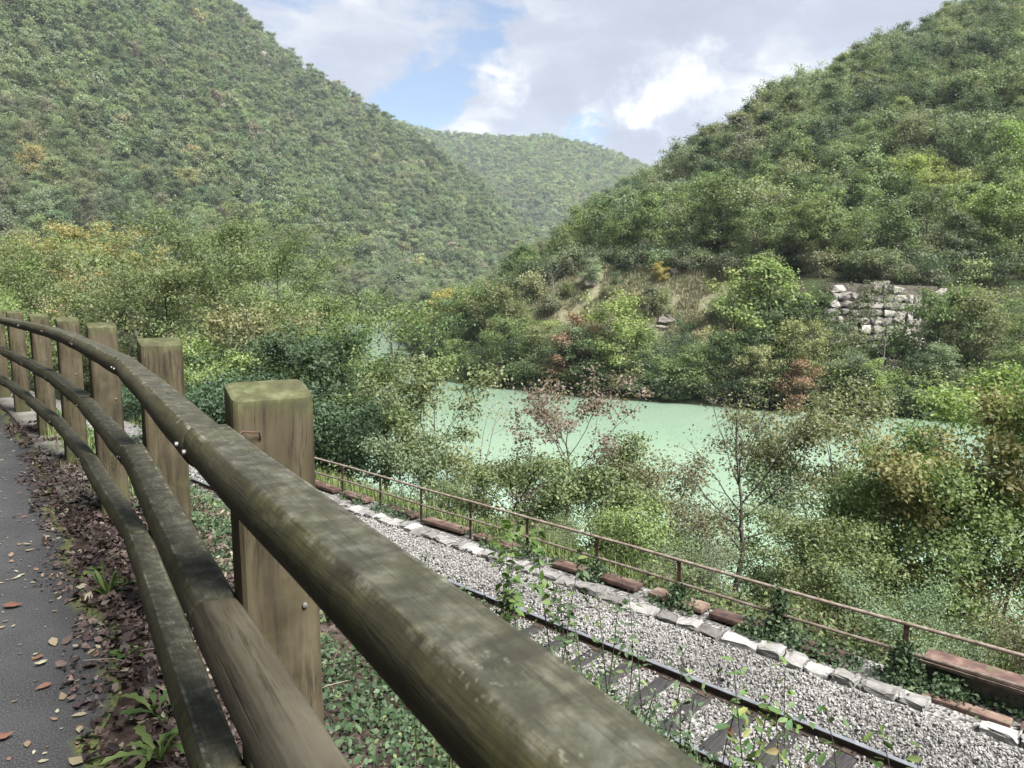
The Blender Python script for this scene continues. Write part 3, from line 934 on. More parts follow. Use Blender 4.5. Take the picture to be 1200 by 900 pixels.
def rock_verts(V, rng, cuts=9, squash=(1, 0.8, 0.65)):
    V = V.copy()
    for _ in range(cuts):
        nrm = norm(rng.standard_normal(3)); dd = rng.uniform(0.45, 0.85)
        s = V @ nrm - dd
        V = np.where(s[:, None] > 0, V - s[:, None] * nrm, V)
    V *= 1 + rng.normal(0, 0.03, (len(V), 1))
    return V * np.asarray(squash)


def instancer(name, P, rot, scl, idx, protos, extra, mats=(), kind='stuff', label=None, cat=None):
    """one object of many small instances; protos = list of objects"""
    c = bpy.data.collections.new(name + '_protos')
    for k, pmesh in enumerate(protos):
        o = bpy.data.objects.new('%s_proto_%02d' % (name, k), pmesh); c.objects.link(o)
    me = bpy.data.meshes.new(name)
    me.vertices.add(len(P)); me.vertices.foreach_set('co', np.asarray(P, np.float32).ravel())
    at_ = me.attributes.new('rot', 'FLOAT_VECTOR', 'POINT'); at_.data.foreach_set('vector', np.asarray(rot, np.float32).ravel())
    at_ = me.attributes.new('scl', 'FLOAT_VECTOR', 'POINT'); at_.data.foreach_set('vector', np.asarray(scl, np.float32).ravel())
    at_ = me.attributes.new('idx', 'INT', 'POINT'); at_.data.foreach_set('value', np.asarray(idx, np.int32))
    for k, a in extra.items():
        a = np.asarray(a, np.float32)
        if a.ndim == 1:
            at_ = me.attributes.new(k, 'FLOAT', 'POINT'); at_.data.foreach_set('value', a)
        else:
            at_ = me.attributes.new(k, 'FLOAT_COLOR', 'POINT'); at_.data.foreach_set('color', a.ravel())
    me.update()
    ng = bpy.data.node_groups.new(name + '_nodes', 'GeometryNodeTree')
    ng.interface.new_socket('Geometry', in_out='INPUT', socket_type='NodeSocketGeometry')
    ng.interface.new_socket('Geometry', in_out='OUTPUT', socket_type='NodeSocketGeometry')
    nn, ll = ng.nodes, ng.links
    gi, go = nn.new('NodeGroupInput'), nn.new('NodeGroupOutput')
    ip = nn.new('GeometryNodeInstanceOnPoints'); ip.inputs['Pick Instance'].default_value = True
    ci = nn.new('GeometryNodeCollectionInfo'); ci.inputs['Collection'].default_value = c
    ci.inputs['Separate Children'].default_value = True; ci.inputs['Reset Children'].default_value = True
    def na_(nm, dt):
        q = nn.new('GeometryNodeInputNamedAttribute'); q.data_type = dt; q.inputs['Name'].default_value = nm
        return q.outputs['Attribute']
    mp = nn.new('GeometryNodeMeshToPoints')
    ll.new(gi.outputs[0], mp.inputs[0]); ll.new(mp.outputs[0], ip.inputs['Points'])
    ll.new(ci.outputs[0], ip.inputs['Instance'])
    ll.new(na_('idx', 'INT'), ip.inputs['Instance Index'])
    e2r = nn.new('FunctionNodeEulerToRotation'); ll.new(na_('rot', 'FLOAT_VECTOR'), e2r.inputs[0]); ll.new(e2r.outputs[0], ip.inputs['Rotation'])
    ll.new(na_('scl', 'FLOAT_VECTOR'), ip.inputs['Scale'])
    ll.new(ip.outputs[0], go.inputs[0])
    ob = add(name, me, kind=kind, label=label, cat=cat)
    md = ob.modifiers.new('scatter', 'NODES'); md.node_group = ng
    return ob


stone_protos = []
for k in range(6):
    rng = np.random.default_rng(70 + k)
    V = rock_verts(IC2[0], rng, 11, (1, rng.uniform(0.65, 0.95), rng.uniform(0.5, 0.8)))
    stone_protos.append(mesh('gravel_piece', V, IC2[1], [M['gravel']], smooth=False))
rng = np.random.default_rng(3)
Pn = []
for (L0, L1, T0, T1, dens) in ((6.5, 10.45, -1, 9, 640), (6.5, 10.45, 9, 18, 430), (6.5, 10.5, 18, 34, 170)):
    n_ = int((L1 - L0) * (T1 - T0) * dens)
    Pn.append(np.stack([rng.uniform(L0, L1, n_), rng.uniform(T0, T1, n_)], -1))
Pn = np.concatenate(Pn)
Ls, Ts_ = Pn[:, 0], Pn[:, 1]
onrail = (np.abs(Ls - 7.485) < 0.07) | (np.abs(Ls - 8.92) < 0.07)
dsl = np.abs(((Ts_ - sl_T[0] + 0.31) % 0.62) - 0.31)
onsl = (dsl < 0.135) & (Ls > 7.0) & (Ls < 8.88) & (rng.random(len(Ls)) < 0.985 - 0.4 * (vnoise(Ls, Ts_, 0.45, 3) > 0.24))
keep = ~onrail & ~onsl
Ls, Ts_ = Ls[keep], Ts_[keep]
x, y = XY(Ls, Ts_)
size = rng.uniform(0.016, 0.033, len(Ls)) * np.where(Ts_ > 18, 1.35, 1)
zb = np.interp(Ls, [6.0, 6.7, 7.2, 9.2, 10.2, 10.75], [-4.44, -4.21, -4.155, -4.15, -4.165, -4.2])
zb = zb + np.where((Ls > 9.0) & (Ls < 9.9), 0.035, 0)
P = np.stack([x, y, zb + rng.uniform(-0.005, 0.055, len(Ls))], -1)
shade = np.clip(rng.normal(0.58, 0.17, len(Ls)) + vnoise(Ls, Ts_, 1.2, 7) * 0.4, 0, 1)
instancer('track_gravel', P, rng.uniform(0, 6.28, (len(P), 3)), np.repeat(size[:, None], 3, 1), rng.integers(0, 6, len(P)), stone_protos, {'shade': shade},
          label='white limestone gravel filling the railway track bed', cat='gravel')

# stone edging ------------------------------------------------------------
ex, ey = XY(10.65, 1.0)
edging = add('stone_edging', None, loc=(ex, ey, -4.2), label='row of pale limestone kerb blocks edging the gravel beside the track', cat='stone kerb')
T_ = -4.0
k = 0
while T_ < 30:
    rng = np.random.default_rng(900 + k)
    ln = rng.uniform(0.30, 0.60) if T_ < 9 else rng.uniform(0.26, 0.36)
    wd = rng.uniform(0.24, 0.36); ht = rng.uniform(0.13, 0.17)
    V, F = IC3
    U = np.sign(V) * np.abs(V) ** 0.35
    U = U / np.maximum(np.abs(U).max(1, keepdims=True), 1e-6) * (0.86 + 0.14 * np.linalg.norm(V, axis=1, keepdims=True))
    U = U * np.array([ln * 0.485, wd / 2, ht / 2])
    U = U + rng.normal(0, 0.010, U.shape) * np.array([1, 1, 0.7])
    U = U + np.stack([vnoise(U[:, 0] + k, U[:, 1], 0.13, 2) * 0.07, vnoise(U[:, 1] + k, U[:, 0], 0.16, 3) * 0.10, vnoise(U[:, 0] + k, U[:, 1], 0.14, 4) * 0.075], -1)
    if not (T_ < 9 and rng.random() < 0.06):
        x, y = XY(10.66 + rng.normal(0, 0.035), T_ + ln / 2)
        add('stone', mesh('kerb_stone', U, F, [M['kerb']], smooth=False), edging, loc=(x - ex, y - ey, rng.normal(0.03, 0.013)),
            rot=(rng.normal(0, 0.05), rng.normal(0, 0.035), RAIL_ROT + rng.normal(0, 0.09)))
    T_ += ln + rng.uniform(0.0, 0.03)
    k += 1

# reddish slabs along the railing -----------------------------------------
sx, sy = XY(11.2, 4.0)
slabs = add('slab_row', None, loc=(sx, sy, -4.2), label='broken line of reddish brown slabs lying along the foot of the rusty railing', cat='slabs')
for k, (T0, T1, L, w, z, dz) in enumerate(((15.9, 17.1, 11.33, 0.30, 0.14, 0), (13.9, 15.1, 11.33, 0.30, 0.14, 0.01), (12.1, 13.5, 11.33, 0.31, 0.15, 0), (10.4, 11.7, 11.34, 0.30, 0.14, 0), (17.4, 19.0, 11.33, 0.3, 0.14, 0), (19.2, 20.8, 11.33, 0.3, 0.14, 0),
                                        (8.55, 9.3, 11.30, 0.30, 0.13, 0), (7.3, 8.1, 11.34, 0.32, 0.14, -0.01), (5.9, 7.0, 11.36, 0.33, 0.14, 0.0), (4.85, 5.75, 11.33, 0.32, 0.13, 0.012), (3.45, 4.3, 11.22, 0.34, 0.12, 0), (1.3, 2.35, 11.03, 0.2, 0.07, 0.01), (-0.2, 1.2, 11.02, 0.22, 0.07, 0.0), (-1.8, -0.3, 11.0, 0.22, 0.07, 0.0))):
    me = mesh('slab', *box((0, 0, 0), (T1 - T0, w, 0.09)), [M['slab']]); bevel_mesh(me, 0.012, 2)
    x, y = XY(L, (T0 + T1) / 2)
    add('slab', me, slabs, loc=(x - sx, y - sy, z - 0.045), rot=(random.gauss(0, 0.02), random.gauss(0, 0.01), RAIL_ROT + random.gauss(0, 0.015)))
gx_, gy_ = XY(11.5, 0.5)
girder = add('rusty_girder', None, loc=(gx_, gy_, -4.2), label='rusty steel channel girder at the right end of the railing', cat='girder')
def swept(prof, T0, T1, ox, oy):
    prof = np.array(prof); n = len(prof)
    rows = []
    for T_ in (T0, T1):
        x, y = XY(prof[:, 0], T_); rows.append(np.column_stack([x - ox, y - oy, prof[:, 1]]))
    V = np.concatenate(rows); j = np.arange(n); j2 = (j + 1) % n
    V = np.concatenate([V, [V[:n].mean(0)], [V[n:2 * n].mean(0)]])
    F3 = np.concatenate([np.stack([j2, j, np.full(n, 2 * n)], -1), np.stack([n + j, n + j2, np.full(n, 2 * n + 1)], -1)])
    return V, [np.stack([j, n + j, n + j2, j2], -1), F3]
add('top_flange', mesh('top_flange', *swept([(11.30, 0.385), (11.30, 0.425), (11.72, 0.43), (11.72, 0.39)], -7, 2.45, gx_, gy_), [M['slab']], smooth=False), girder)
add('web', mesh('web', *swept([(11.40, 0.05), (11.40, 0.383), (11.66, 0.383), (11.66, 0.05)], -7, 2.42, gx_, gy_), [M['concrete']], smooth=False), girder)
add('lip', mesh('lip', *swept([(11.275, 0.36), (11.275, 0.405), (11.297, 0.405), (11.297, 0.36)], -7, 2.5, gx_, gy_), [M['rust_pale']], smooth=False), girder)

# rusty railing ------------------------------------------------------------
rx, ry = XY(11.28, 8.2)
railing = add('iron_railing', None, loc=(rx, ry, -4.2), label='low rusty iron railing with two bars between track and riverside trees', cat='railing')
RT = [-1.0, 0.85, 2.67, 4.53, 6.37, 8.23, 10.07, 11.85, 13.63, 15.3, 17.05, 18.85, 20.65, 22.45, 24.2]
for k, T_ in enumerate(RT):
    a = Acc()
    for V, F in (box((0, 0.030, 0.42), (0.075, 0.009, 0.95)), box((0.033, -0.005, 0.42), (0.009, 0.062, 0.95))):
        a.add(V, F)
    x, y = XY(11.28, T_)
    add('post', a.build('railing_post', [M['rust']], smooth=False), railing, loc=(x - rx, y - ry, 0), rot=(random.gauss(0, 0.015), random.gauss(0, 0.02), RAIL_ROT))
for zc, rr in ((0.895, 0.030), (0.47, 0.027)):
    Tt = np.arange(-6, 24.4, 0.45)
    x, y = XY(11.25 + vnoise(Tt, Tt * 0, 2.0, 1) * 0.03, Tt)
    V, F = tube(np.stack([x - rx, y - ry, zc + vnoise(Tt, Tt * 0, 1.8, 2) * 0.035], -1), rr, 8)
    add('bar', mesh('bar', V, F, [M['rust_pale']]), railing)

# ------------------------------------------------------------------ leaves and small plants
def leaf_quads(P, N, size, rng, aspect=0.6, fold=0.18, jitter=0.9):
    """one folded diamond per point; N = preferred normal"""
    n = len(P)
    nn = norm(np.asarray(N) + jitter * rng.standard_normal((n, 3)))
    tg = norm(np.cross(nn, rng.standard_normal((n, 3))))
    bt = np.cross(nn, tg)
    s = (size if np.ndim(size) else np.full(n, size))[:, None]
    a = P - tg * s * 0.5; b = P + tg * s * 0.5
    l = P + bt * s * aspect * 0.5 + nn * s * fold - tg * s * 0.06; r = P - bt * s * aspect * 0.5 + nn * s * fold - tg * s * 0.06
    V = np.stack([a, r, b, l], 1).reshape(-1, 3)
    k = np.arange(n)[:, None] * 4
    F = np.concatenate([k + np.array([[0, 1, 2]]), k + np.array([[0, 2, 3]])], 0)
    return V, F


def leaf_hex(P, N, size, rng, aspect=0.75, fold=0.12, jitter=0.5, curl=0.0):
    """broader six-point leaf (4 triangles)"""
    n = len(P)
    nn = norm(np.asarray(N) + jitter * rng.standard_normal((n, 3)))
    tg = norm(np.cross(nn, rng.standard_normal((n, 3))))
    bt = np.cross(nn, tg)
    s = (size if np.ndim(size) else np.full(n, size))[:, None]
    c = (curl * rng.random((n, 1)) if curl else 0.0)
    pts = []
    for (u, w, h) in ((-0.5, 0, c), (-0.18, -0.5, fold + c * 0.4), (0.2, -0.36, fold), (0.55, 0, c * 1.3), (0.2, 0.36, fold), (-0.18, 0.5, fold + c * 0.4)):
        pts.append(P + tg * s * u + bt * s * w * aspect + nn * s * h)
    V = np.stack(pts, 1).reshape(-1, 3)
    k = np.arange(n)[:, None] * 6
    F = np.concatenate([k + np.array([f]) for f in ((0, 1, 2), (0, 2, 3), (0, 3, 4), (0, 4, 5))], 0)
    return V, F


def scatter_LT(n, L0, L1, T0, T1, rng):
    L = rng.uniform(L0, L1, n); T = rng.uniform(T0, T1, n)
    return L, T


def ground_pts(q, T):
    L = np.interp(T, FT, FL) + q
    x, y = XY(L, T)
    return x, y, height(x, y)


# dead-leaf litter between path and fence, thinning onto the bank
rng = np.random.default_rng(21)
n = 24000
T = rng.uniform(-1.2, 9.5, n); q = rng.normal(0.02, 0.27, n)
dens = vnoise(q, T, 0.35, 3) + vnoise(q, T, 0.12, 4) * 0.6
lim = -0.44 + vnoise(T, T * 0, 0.5, 9) * 0.2 + 0.16 * sm(T, 6, 8.5)
k = (q > lim) & (dens > -0.42 + 0.35 * sm(T, 5.5, 8.5) * (q < 0.15)) & (q < 0.9)
q, T = q[k], T[k]
x, y, z = ground_pts(q, T)
P = np.stack([x, y, z + rng.uniform(0.004, 0.032, len(x)) + 0.02 * np.clip(vnoise(q, T, 0.4, 6), 0, 1)], -1)
V, F = leaf_hex(P, (0, 0, 1), np.clip(rng.lognormal(-3.55, 0.38, len(P)), 0.010, 0.06), rng, 0.6, 0.06, 0.5, 0.3)
add('leaf_litter', mesh('leaf_litter', V, F, [M['litter']], attrs={'tint': np.repeat(np.clip(rng.normal(0.43, 0.27, len(P)), 0, 1), 6)}), kind='stuff', label='brown dead leaf litter under the timber fence', cat='leaf litter')
n = 11000
T = rng.uniform(-1.5, 9, n); q = rng.uniform(0.3, 3.2, n)
k = vnoise(q, T, 0.5, 71) > 0.02
q, T = q[k], T[k]
x, y, z = ground_pts(q, T)
P = np.stack([x, y, z + rng.uniform(0.02, 0.09, len(x))], -1)
V, F = leaf_hex(P, (0, -0.2, 0.9), np.clip(rng.lognormal(-3.4, 0.35, len(P)), 0.012, 0.06), rng, 0.6, 0.06, 0.5, 0.3)
add('bank_leaf_litter', mesh('bank_leaf_litter', V, F, [M['litter']], attrs={'tint': np.repeat(np.clip(rng.normal(0.6, 0.25, len(P)), 0, 1), 6)}), kind='stuff', label='brown dead leaves lying among the ivy of the bank', cat='leaf litter')
# twigs and dry stems
a = Acc()
for k in range(700):
    T_ = rng.uniform(-1, 8); q_ = rng.normal(0.4, 0.8)
    if q_ < -0.25: continue
    x, y, z = (float(v[0]) for v in ground_pts(np.array([q_]), np.array([T_])))
    an = rng.uniform(0, 6.28); ln = rng.uniform(0.06, 0.32)
    el = rng.uniform(-0.05, 0.45) if q_ > 0.4 else rng.uniform(0, 0.12)
    d_ = np.array([math.cos(an) * math.cos(el), math.sin(an) * math.cos(el), math.sin(el)])
    p0 = np.array([x, y, z + 0.022])
    V, F = tube(np.stack([p0, p0 + d_ * ln * 0.5 + rng.normal(0, 0.012, 3), p0 + d_ * ln]), [0.0024, 0.002, 0.0012], 4)
    a.add(V, F, rng.uniform(0.4, 1))
add('fallen_twigs', a.build('fallen_twigs', [M['litter']]), kind='stuff', label='thin dry twigs scattered over litter and bank', cat='twigs')

# small leaves on the asphalt
n = 1150
T = rng.uniform(-0.5, 12, n); q = -0.25 - np.abs(rng.normal(0, 0.75, n))
x, y = XY(np.interp(T, FT, FL) + q, T)
P = np.stack([x, y, np.full(n, 0.010) + rng.uniform(0, 0.004, n)], -1)
V, F = leaf_hex(P, (0, 0, 1), np.clip(rng.lognormal(-3.75, 0.42, n), 0.010, 0.05), rng, 0.55, 0.05, 0.16, 0.12)
add('small_path_leaves', mesh('small_path_leaves', V, F, [M['pathleaf']], attrs={'tint': np.repeat(np.clip(rng.normal(0.62, 0.25, n), 0, 1), 6)}), kind='stuff', label='small pale fallen leaves strewn over the asphalt', cat='leaves')
# larger single leaves lying on the path
for k, (px, py, sz, tn, lab) in enumerate(((15, 714, 0.085, 0.1, 'large red-brown fallen leaf lying on the grey asphalt'), (48, 782, 0.05, 0.95, 'round pale cream leaf lying on the asphalt'), (52, 809, 0.055, 0.25, 'orange-brown fallen leaf at the left middle of the asphalt'),
                                           (63, 757, 0.055, 0.7, 'pair-like pale leaf lying on the asphalt beside the litter'), (3, 870, 0.07, 0.2, 'reddish leaf lying at the bottom left corner of the path'), (90, 898, 0.06, 0.75, 'pale curled leaf at the bottom edge of the path'),
                                           (32, 641, 0.045, 0.9, 'small pale leaf on far asphalt below the third post'), (94, 860, 0.04, 0.9, 'tiny white leaf near bottom of the asphalt'))):
    u, v = ray(px, py); Y = EYE / v
    V, F = leaf_hex(np.zeros((1, 3)), (0, 0, 1), sz, np.random.default_rng(k), 0.62, 0.07, 0.12, 0.2)
    add('fallen_leaf', mesh('fallen_leaf', V, F, [M['pathleaf']], attrs={'tint': np.full(6, tn)}), loc=(u * Y, Y, 0.016), label=lab, cat='leaf')

# ivy and low green cover on the bank
n = 120000
T = rng.uniform(-2.0, 12.5, n); q = np.abs(rng.normal(0, 1.25, n)) + 0.12
cl = vnoise(q, T, 0.6, 12) + vnoise(q, T, 0.22, 13) * 0.7
k = (cl > -0.18 - 0.25 * sm(q, 0.7, 1.6)) & (q < 3.6) & (rng.random(n) < 0.30 + 0.7 * sm(q, 0.12, 0.75))
q, T = q[k], T[k]
x, y, z = ground_pts(q, T)
hgt = np.abs(rng.normal(0, 0.055, len(x))) * (0.5 + sm(q, 0.4, 1.6)) + 0.06 * np.clip(vnoise(q, T, 0.5, 14) + 0.2, 0, 1)
P = np.stack([x, y, z + 0.012 + hgt], -1)
V, F = leaf_hex(P, (-0.15, -0.25, 0.9), np.clip(rng.lognormal(-3.95, 0.35, len(P)), 0.008, 0.042), rng, 0.75, 0.08, 0.7)
tn = np.clip(rng.normal(0.46, 0.24, len(P)) + vnoise(q, T, 0.7, 15) * 0.6, 0, 1)
add('ivy_ground_cover', mesh('ivy_ground_cover', V, F, [M['ivy']], attrs={'tint': np.repeat(tn, 6)}), kind='stuff', label='low dark ivy and weeds covering the bank below the fence', cat='ground cover')

# grass blades helper
def blades(P, h, rng, lean=0.35, w=0.006):
    n = len(P); an = rng.uniform(0, 6.28, n)
    d = np.stack([np.cos(an), np.sin(an), np.zeros(n)], -1); s = np.stack([-np.sin(an), np.cos(an), np.zeros(n)], -1)
    hh = (h if np.ndim(h) else np.full(n, h))[:, None]; ww = np.full((n, 1), w) if np.ndim(w) == 0 else np.asarray(w)[:, None]
    l1 = rng.uniform(0.1, 1, (n, 1)) * lean
    up = np.array([0, 0, 1.0])
    a = P - s * ww; b = P + s * ww
    c = P + up * hh * 0.55 + d * hh * l1 * 0.35 - s * ww * 0.8; e = c + s * ww * 1.6
    t_ = P + up * hh * (1 - 0.35 * l1) + d * hh * l1 * 1.1
    V = np.stack([a, b, e, c, t_], 1).reshape(-1, 3)
    k = np.arange(n)[:, None] * 5
    return V, [np.concatenate([k + np.array([[0, 1, 2, 3]])]), k + np.array([[3, 2, 4]])]


n = 9000
T = rng.uniform(8, 34, n); L = rng.uniform(11.45, 14.5, n)
T2 = rng.uniform(-1.5, 10, 3500); L2 = np.interp(T2, FT, FL) + rng.uniform(0.4, 3.4, 3500)
kk = vnoise(L2, T2, 0.5, 31) > 0.08
T3 = rng.uniform(5.5, 9, 500); L3 = np.interp(T3, FT, FL) + rng.normal(0.15, 0.12, 500)
L = np.concatenate([L, L2[kk], L3]); T = np.concatenate([T, T2[kk], T3])
x, y = XY(L, T)
P = np.stack([x, y, height(x, y) - 0.01], -1)
hh = np.where(L > 11, rng.uniform(0.2, 0.65, len(L)), rng.uniform(0.08, 0.26, len(L)))
V, F = blades(P, hh, rng, 0.6, np.where(L > 11, 0.011, 0.0045))
add('bank_grass', mesh('bank_grass', V, F, [M['grass']], attrs={'tint': np.repeat(np.clip(rng.normal(0.55, 0.25, len(L)), 0, 1), 5)}), kind='stuff', label='rough green grass on the verge beyond the railing', cat='grass')

# ivy along slabs and railing foot
n = 17000
T = rng.uniform(-3, 22, n); L = rng.normal(11.15, 0.27, n)
cl = vnoise(L, T, 0.9, 22) + 0.5 * vnoise(L, T, 0.3, 23)
k = (cl > -0.05 + 0.25 * sm(L, 11.0, 10.8)) & (L > 10.78) & (L < 12.2)
L, T = L[k], T[k]
x, y = XY(L, T)
P = np.stack([x, y, -4.16 + np.abs(rng.normal(0, 0.12, len(L))) * (0.5 + np.clip(cl[k] * 2, 0, 1.2))], -1)
Pi = [P]; 
for T_, hgt_, den in ((8.23, .5, 500), (4.53, 0.95, 1300), (2.67, 0.6, 1500), (6.37, 0.5, 700), (10.07, 0.35, 300), (2.1, 0.3, 900)):
    nn_ = den; hz_ = rng.beta(1.0, 1.7, nn_) * hgt_
    rr_ = rng.normal(0, 1, (nn_, 2)) * (0.05 + 0.16 * np.exp(-hz_ / 0.2))[:, None]
    x, y = XY(11.27 + rr_[:, 0] - 0.03, T_ + rr_[:, 1])
    Pi.append(np.stack([x, y, -4.16 + hz_], -1))
P = np.concatenate(Pi)
V, F = leaf_hex(P, (-0.5, -0.5, 0.6), rng.uniform(0.03, 0.07, len(P)), rng, 0.85, 0.1, 0.7)
add('railing_ivy', mesh('railing_ivy', V, F, [M['ivy']], attrs={'tint': np.repeat(np.clip(rng.normal(0.45, 0.22, len(P)), 0, 1), 6)}), kind='stuff', label='dark ivy creeping over slabs and posts of the rusty railing', cat='ivy')


def strip_leaf(length, width, rng, lobes=0, droop=0.9, seg=8):
    """curved strap or lobed leaf along +x rising then drooping"""
    s = np.linspace(0, 1, seg + 1)
    x = length * s * (1 - 0.12 * s); z = length * (0.55 * s - droop * 0.62 * s * s)
    w = width * np.sin(np.pi * np.clip(s * 0.93 + 0.05, 0, 1)) ** 0.8 * (0.45 + 0.9 * s) + 0.002
    if lobes:
        w = w * (0.6 + 0.55 * (np.arange(seg + 1) % 2))
    V = np.concatenate([np.stack([x, -w, z + w * 0.3], -1), np.stack([x, 0 * w, z], -1), np.stack([x, w, z + w * 0.3], -1)])
    n = seg + 1
    i = np.arange(seg)
    F = np.concatenate([np.stack([i, i + 1, n + i + 1, n + i], -1), np.stack([n + i, n + i + 1, 2 * n + i + 1, 2 * n + i], -1)])
    return V, F


WLAB = ['dandelion-like rosette in litter beside the asphalt edge, largest of the weeds', 'spiky green weed with narrow leaves at the bottom edge below the rails', 'small leafy weed with rounded leaves in the litter strip',
        'grassy tuft weed in dark litter next to the path', 'flat pale green weed on the edge of the asphalt', 'tiny weed rosette at foot of the rail']
for k, (px, py, nl, ln, wd, lob, up) in enumerate(((182, 838, 9, 0.17, 0.014, 1, 0.5), (190, 893, 11, 0.19, 0.012, 1, 0.9), (150, 771, 9, 0.075, 0.018, 0, 0.6), (128, 702, 12, 0.12, 0.007, 0, 1.5), (143, 690, 7, 0.10, 0.02, 0, 0.3), (110, 672, 7, 0.07, 0.016, 0, 0.3))):
    u, v = ray(px, py); Y = EYE / v
    r_ = np.random.default_rng(300 + k)
    w_ = add('weed', None, loc=(u * Y, Y, 0.005), label=WLAB[k], cat='weed')
    for j in range(nl):
        V, F = strip_leaf(ln * r_.uniform(0.6, 1.15), wd * r_.uniform(0.8, 1.2), r_, lob, r_.uniform(0.5, 1.0) if up < 1 else 0.2)
        if up > 0.8:
            V[:, 2] *= 1 + up
        add('leaf', mesh('weed_leaf', V, F, [M['fresh']], attrs={'tint': np.full(len(V), r_.uniform(0.1, 1))}), w_, rot=(r_.normal(0, 0.15), r_.normal(-0.1, 0.2), j * 6.283 / nl + r_.normal(0, 0.25)))


def sapling(x, y, h, nst, nleaf, ls, seed, label, matl='sapling', spread=0.10, name='sapling', cat='sapling'):
    r_ = np.random.default_rng(seed)
    z = hz(x, y)
    o = add(name, None, loc=(x, y, z - 0.02), label=label, cat=cat)
    LP = []; LN = []; SZ = []
    for s_ in range(nst):
        an = r_.uniform(0, 6.28); hh = h * r_.uniform(0.6, 1.0) if s_ else h
        base = np.array([r_.normal(0, spread), r_.normal(0, spread), 0])
        tip = base + np.array([math.cos(an) * hh * 0.14, math.sin(an) * hh * 0.14, hh])
        s = np.linspace(0, 1, 8)[:, None]
        pts = base + (tip - base) * s + np.sin(s * 3.1) * r_.normal(0, 0.03 * hh, 3)
        V, F = tube(pts, np.linspace(0.006, 0.002, 8) * (0.6 + 0.4 * h), 5)
        add('stem', mesh('stem', V, F, [M['bark']]), o)
        for j in range(nleaf):
            f = r_.uniform(0.25, 1.0)
            p = base + (tip - base) * f
            aa = r_.uniform(0, 6.28); rr = r_.uniform(0.02, 0.16) * (1.15 - f * 0.6) * max(0.6, h)
            LP.append(p + np.array([math.cos(aa) * rr, math.sin(aa) * rr, r_.normal(0.0, 0.03)]))
            LN.append((math.cos(aa) * 0.5, math.sin(aa) * 0.5, 0.9)); SZ.append(ls * r_.uniform(0.6, 1.2))
    V, F = leaf_hex(np.array(LP), np.array(LN), np.array(SZ), r_, 0.5, 0.06, 0.35)
    add('foliage', mesh('sapling_foliage', V, F, [M[matl]], attrs={'tint': np.repeat(np.clip(r_.normal(0.5, 0.25, len(LP)), 0, 1), 6)}), o)
    return o


def sap_at(px, py_top, L, h=None):
    """foot of a plant standing at lateral distance L under a pixel column; height reaching the given pixel row"""
    u, v = ray(px, py_top)
    Y = L / (NX * u + NY); x = u * Y
    return x, Y, max(0.15, (EYE - v * Y) - hz(x, Y))


SAPS = [(625, 612, 3.75, 3, 34, 0.085, 'tall leafy sapling in front of the rail, the biggest on the bank', 'fresh'), (655, 640, 3.9, 2, 26, 0.08, 'leafy sapling close behind the biggest one on the bank', 'ivy'),
        (592, 665, 3.7, 2, 22, 0.07, 'low leafy plant left of the biggest sapling', 'ivy'), (935, 768, 3.6, 3, 15, 0.07, 'thin upright sapling with olive leaves before the near rail, tallest of its cluster', 'sapling'),
        (905, 800, 3.5, 2, 12, 0.065, 'thin sapling with sparse leaves left of the tall one near the rail', 'sapling'), (872, 812, 3.4, 2, 10, 0.06, 'short sapling with reddish olive leaves nearest the timber rail', 'sapling'),
        (955, 800, 3.6, 1, 10, 0.065, 'single stem sapling right of the tall one near the rail', 'sapling'), (1030, 872, 3.4, 3, 12, 0.06, 'low bright green plant at the bottom edge before the rail', 'fresh'),
        (740, 700, 3.5, 2, 20, 0.055, 'bushy weed before the rail at the middle of the bank', 'ivy'), (700, 690, 3.6, 2, 18, 0.05, 'bushy weed left of the middle of the bank', 'fresh'),
        (775, 745, 3.4, 2, 14, 0.05, 'bushy weed above the timber rail where sleepers begin', 'ivy'), (810, 800, 3.3, 2, 14, 0.045, 'low weed covering the near rail beside the timber handrail', 'ivy'),
        (520, 655, 4.2, 2, 16, 0.05, 'small bright green plant in the gravel above the timber rail', 'fresh'), (545, 690, 3.9, 2, 14, 0.05, 'low green weed just above the timber rail', 'ivy')]
for k, (px, py, L, ns_, nl, ls, lab, ml) in enumerate(SAPS):
    if px == 520:
        x, y, h = sap_at(px, py, 7.9); y_ = y; h = 0.45
        u_ = x / y
    else:
        x, y, h = sap_at(px, py, L)
    sapling(x, y, h, ns_, int(nl * 1.7), ls, 500 + k, lab, ml, spread=0.07 + 0.05 * (h > 0.8))

# tall weeds along the crest of the bank (uncountable)
a = Acc(); LP = []; SZ = []; TN = []
for k in range(190):
    T_ = rng.uniform(-1.5, 11); kq = sm(np.array(T_), 3, 9)
    q_ = rng.uniform(1.6, 3.6) * (1 - float(kq)) + rng.uniform(0.7, 2.0) * float(kq)
    x, y, z = (float(v[0]) for v in ground_pts(np.array([q_]), np.array([T_])))
    if vnoise(np.array([x]), np.array([y]), 0.8, 41)[0] < -0.05: continue
    h = rng.uniform(0.12, 0.5) * (0.6 if T_ > 5.5 else 1)
    an = rng.uniform(0, 6.28); tip = np.array([math.cos(an) * h * 0.3, math.sin(an) * h * 0.3, h])
    base = np.array([x, y, z])
    V, F = tube(np.stack([base, base + tip * 0.5 + (0, 0, 0.02), base + tip]), [0.004, 0.003, 0.0015], 4)
    a.add(V, F, 0.3)
    for j in range(rng.integers(8, 20)):
        f = rng.uniform(0.2, 1)
        LP.append(base + tip * f + rng.normal(0, 0.05, 3)); SZ.append(rng.uniform(0.025, 0.06)); TN.append(np.clip(rng.normal(0.55, 0.22), 0, 1))
V, F = leaf_hex(np.array(LP), (0, 0, 0.8), np.array(SZ), rng, 0.6, 0.08, 0.6)
a.add(V, F, np.repeat(np.array(TN), 6))
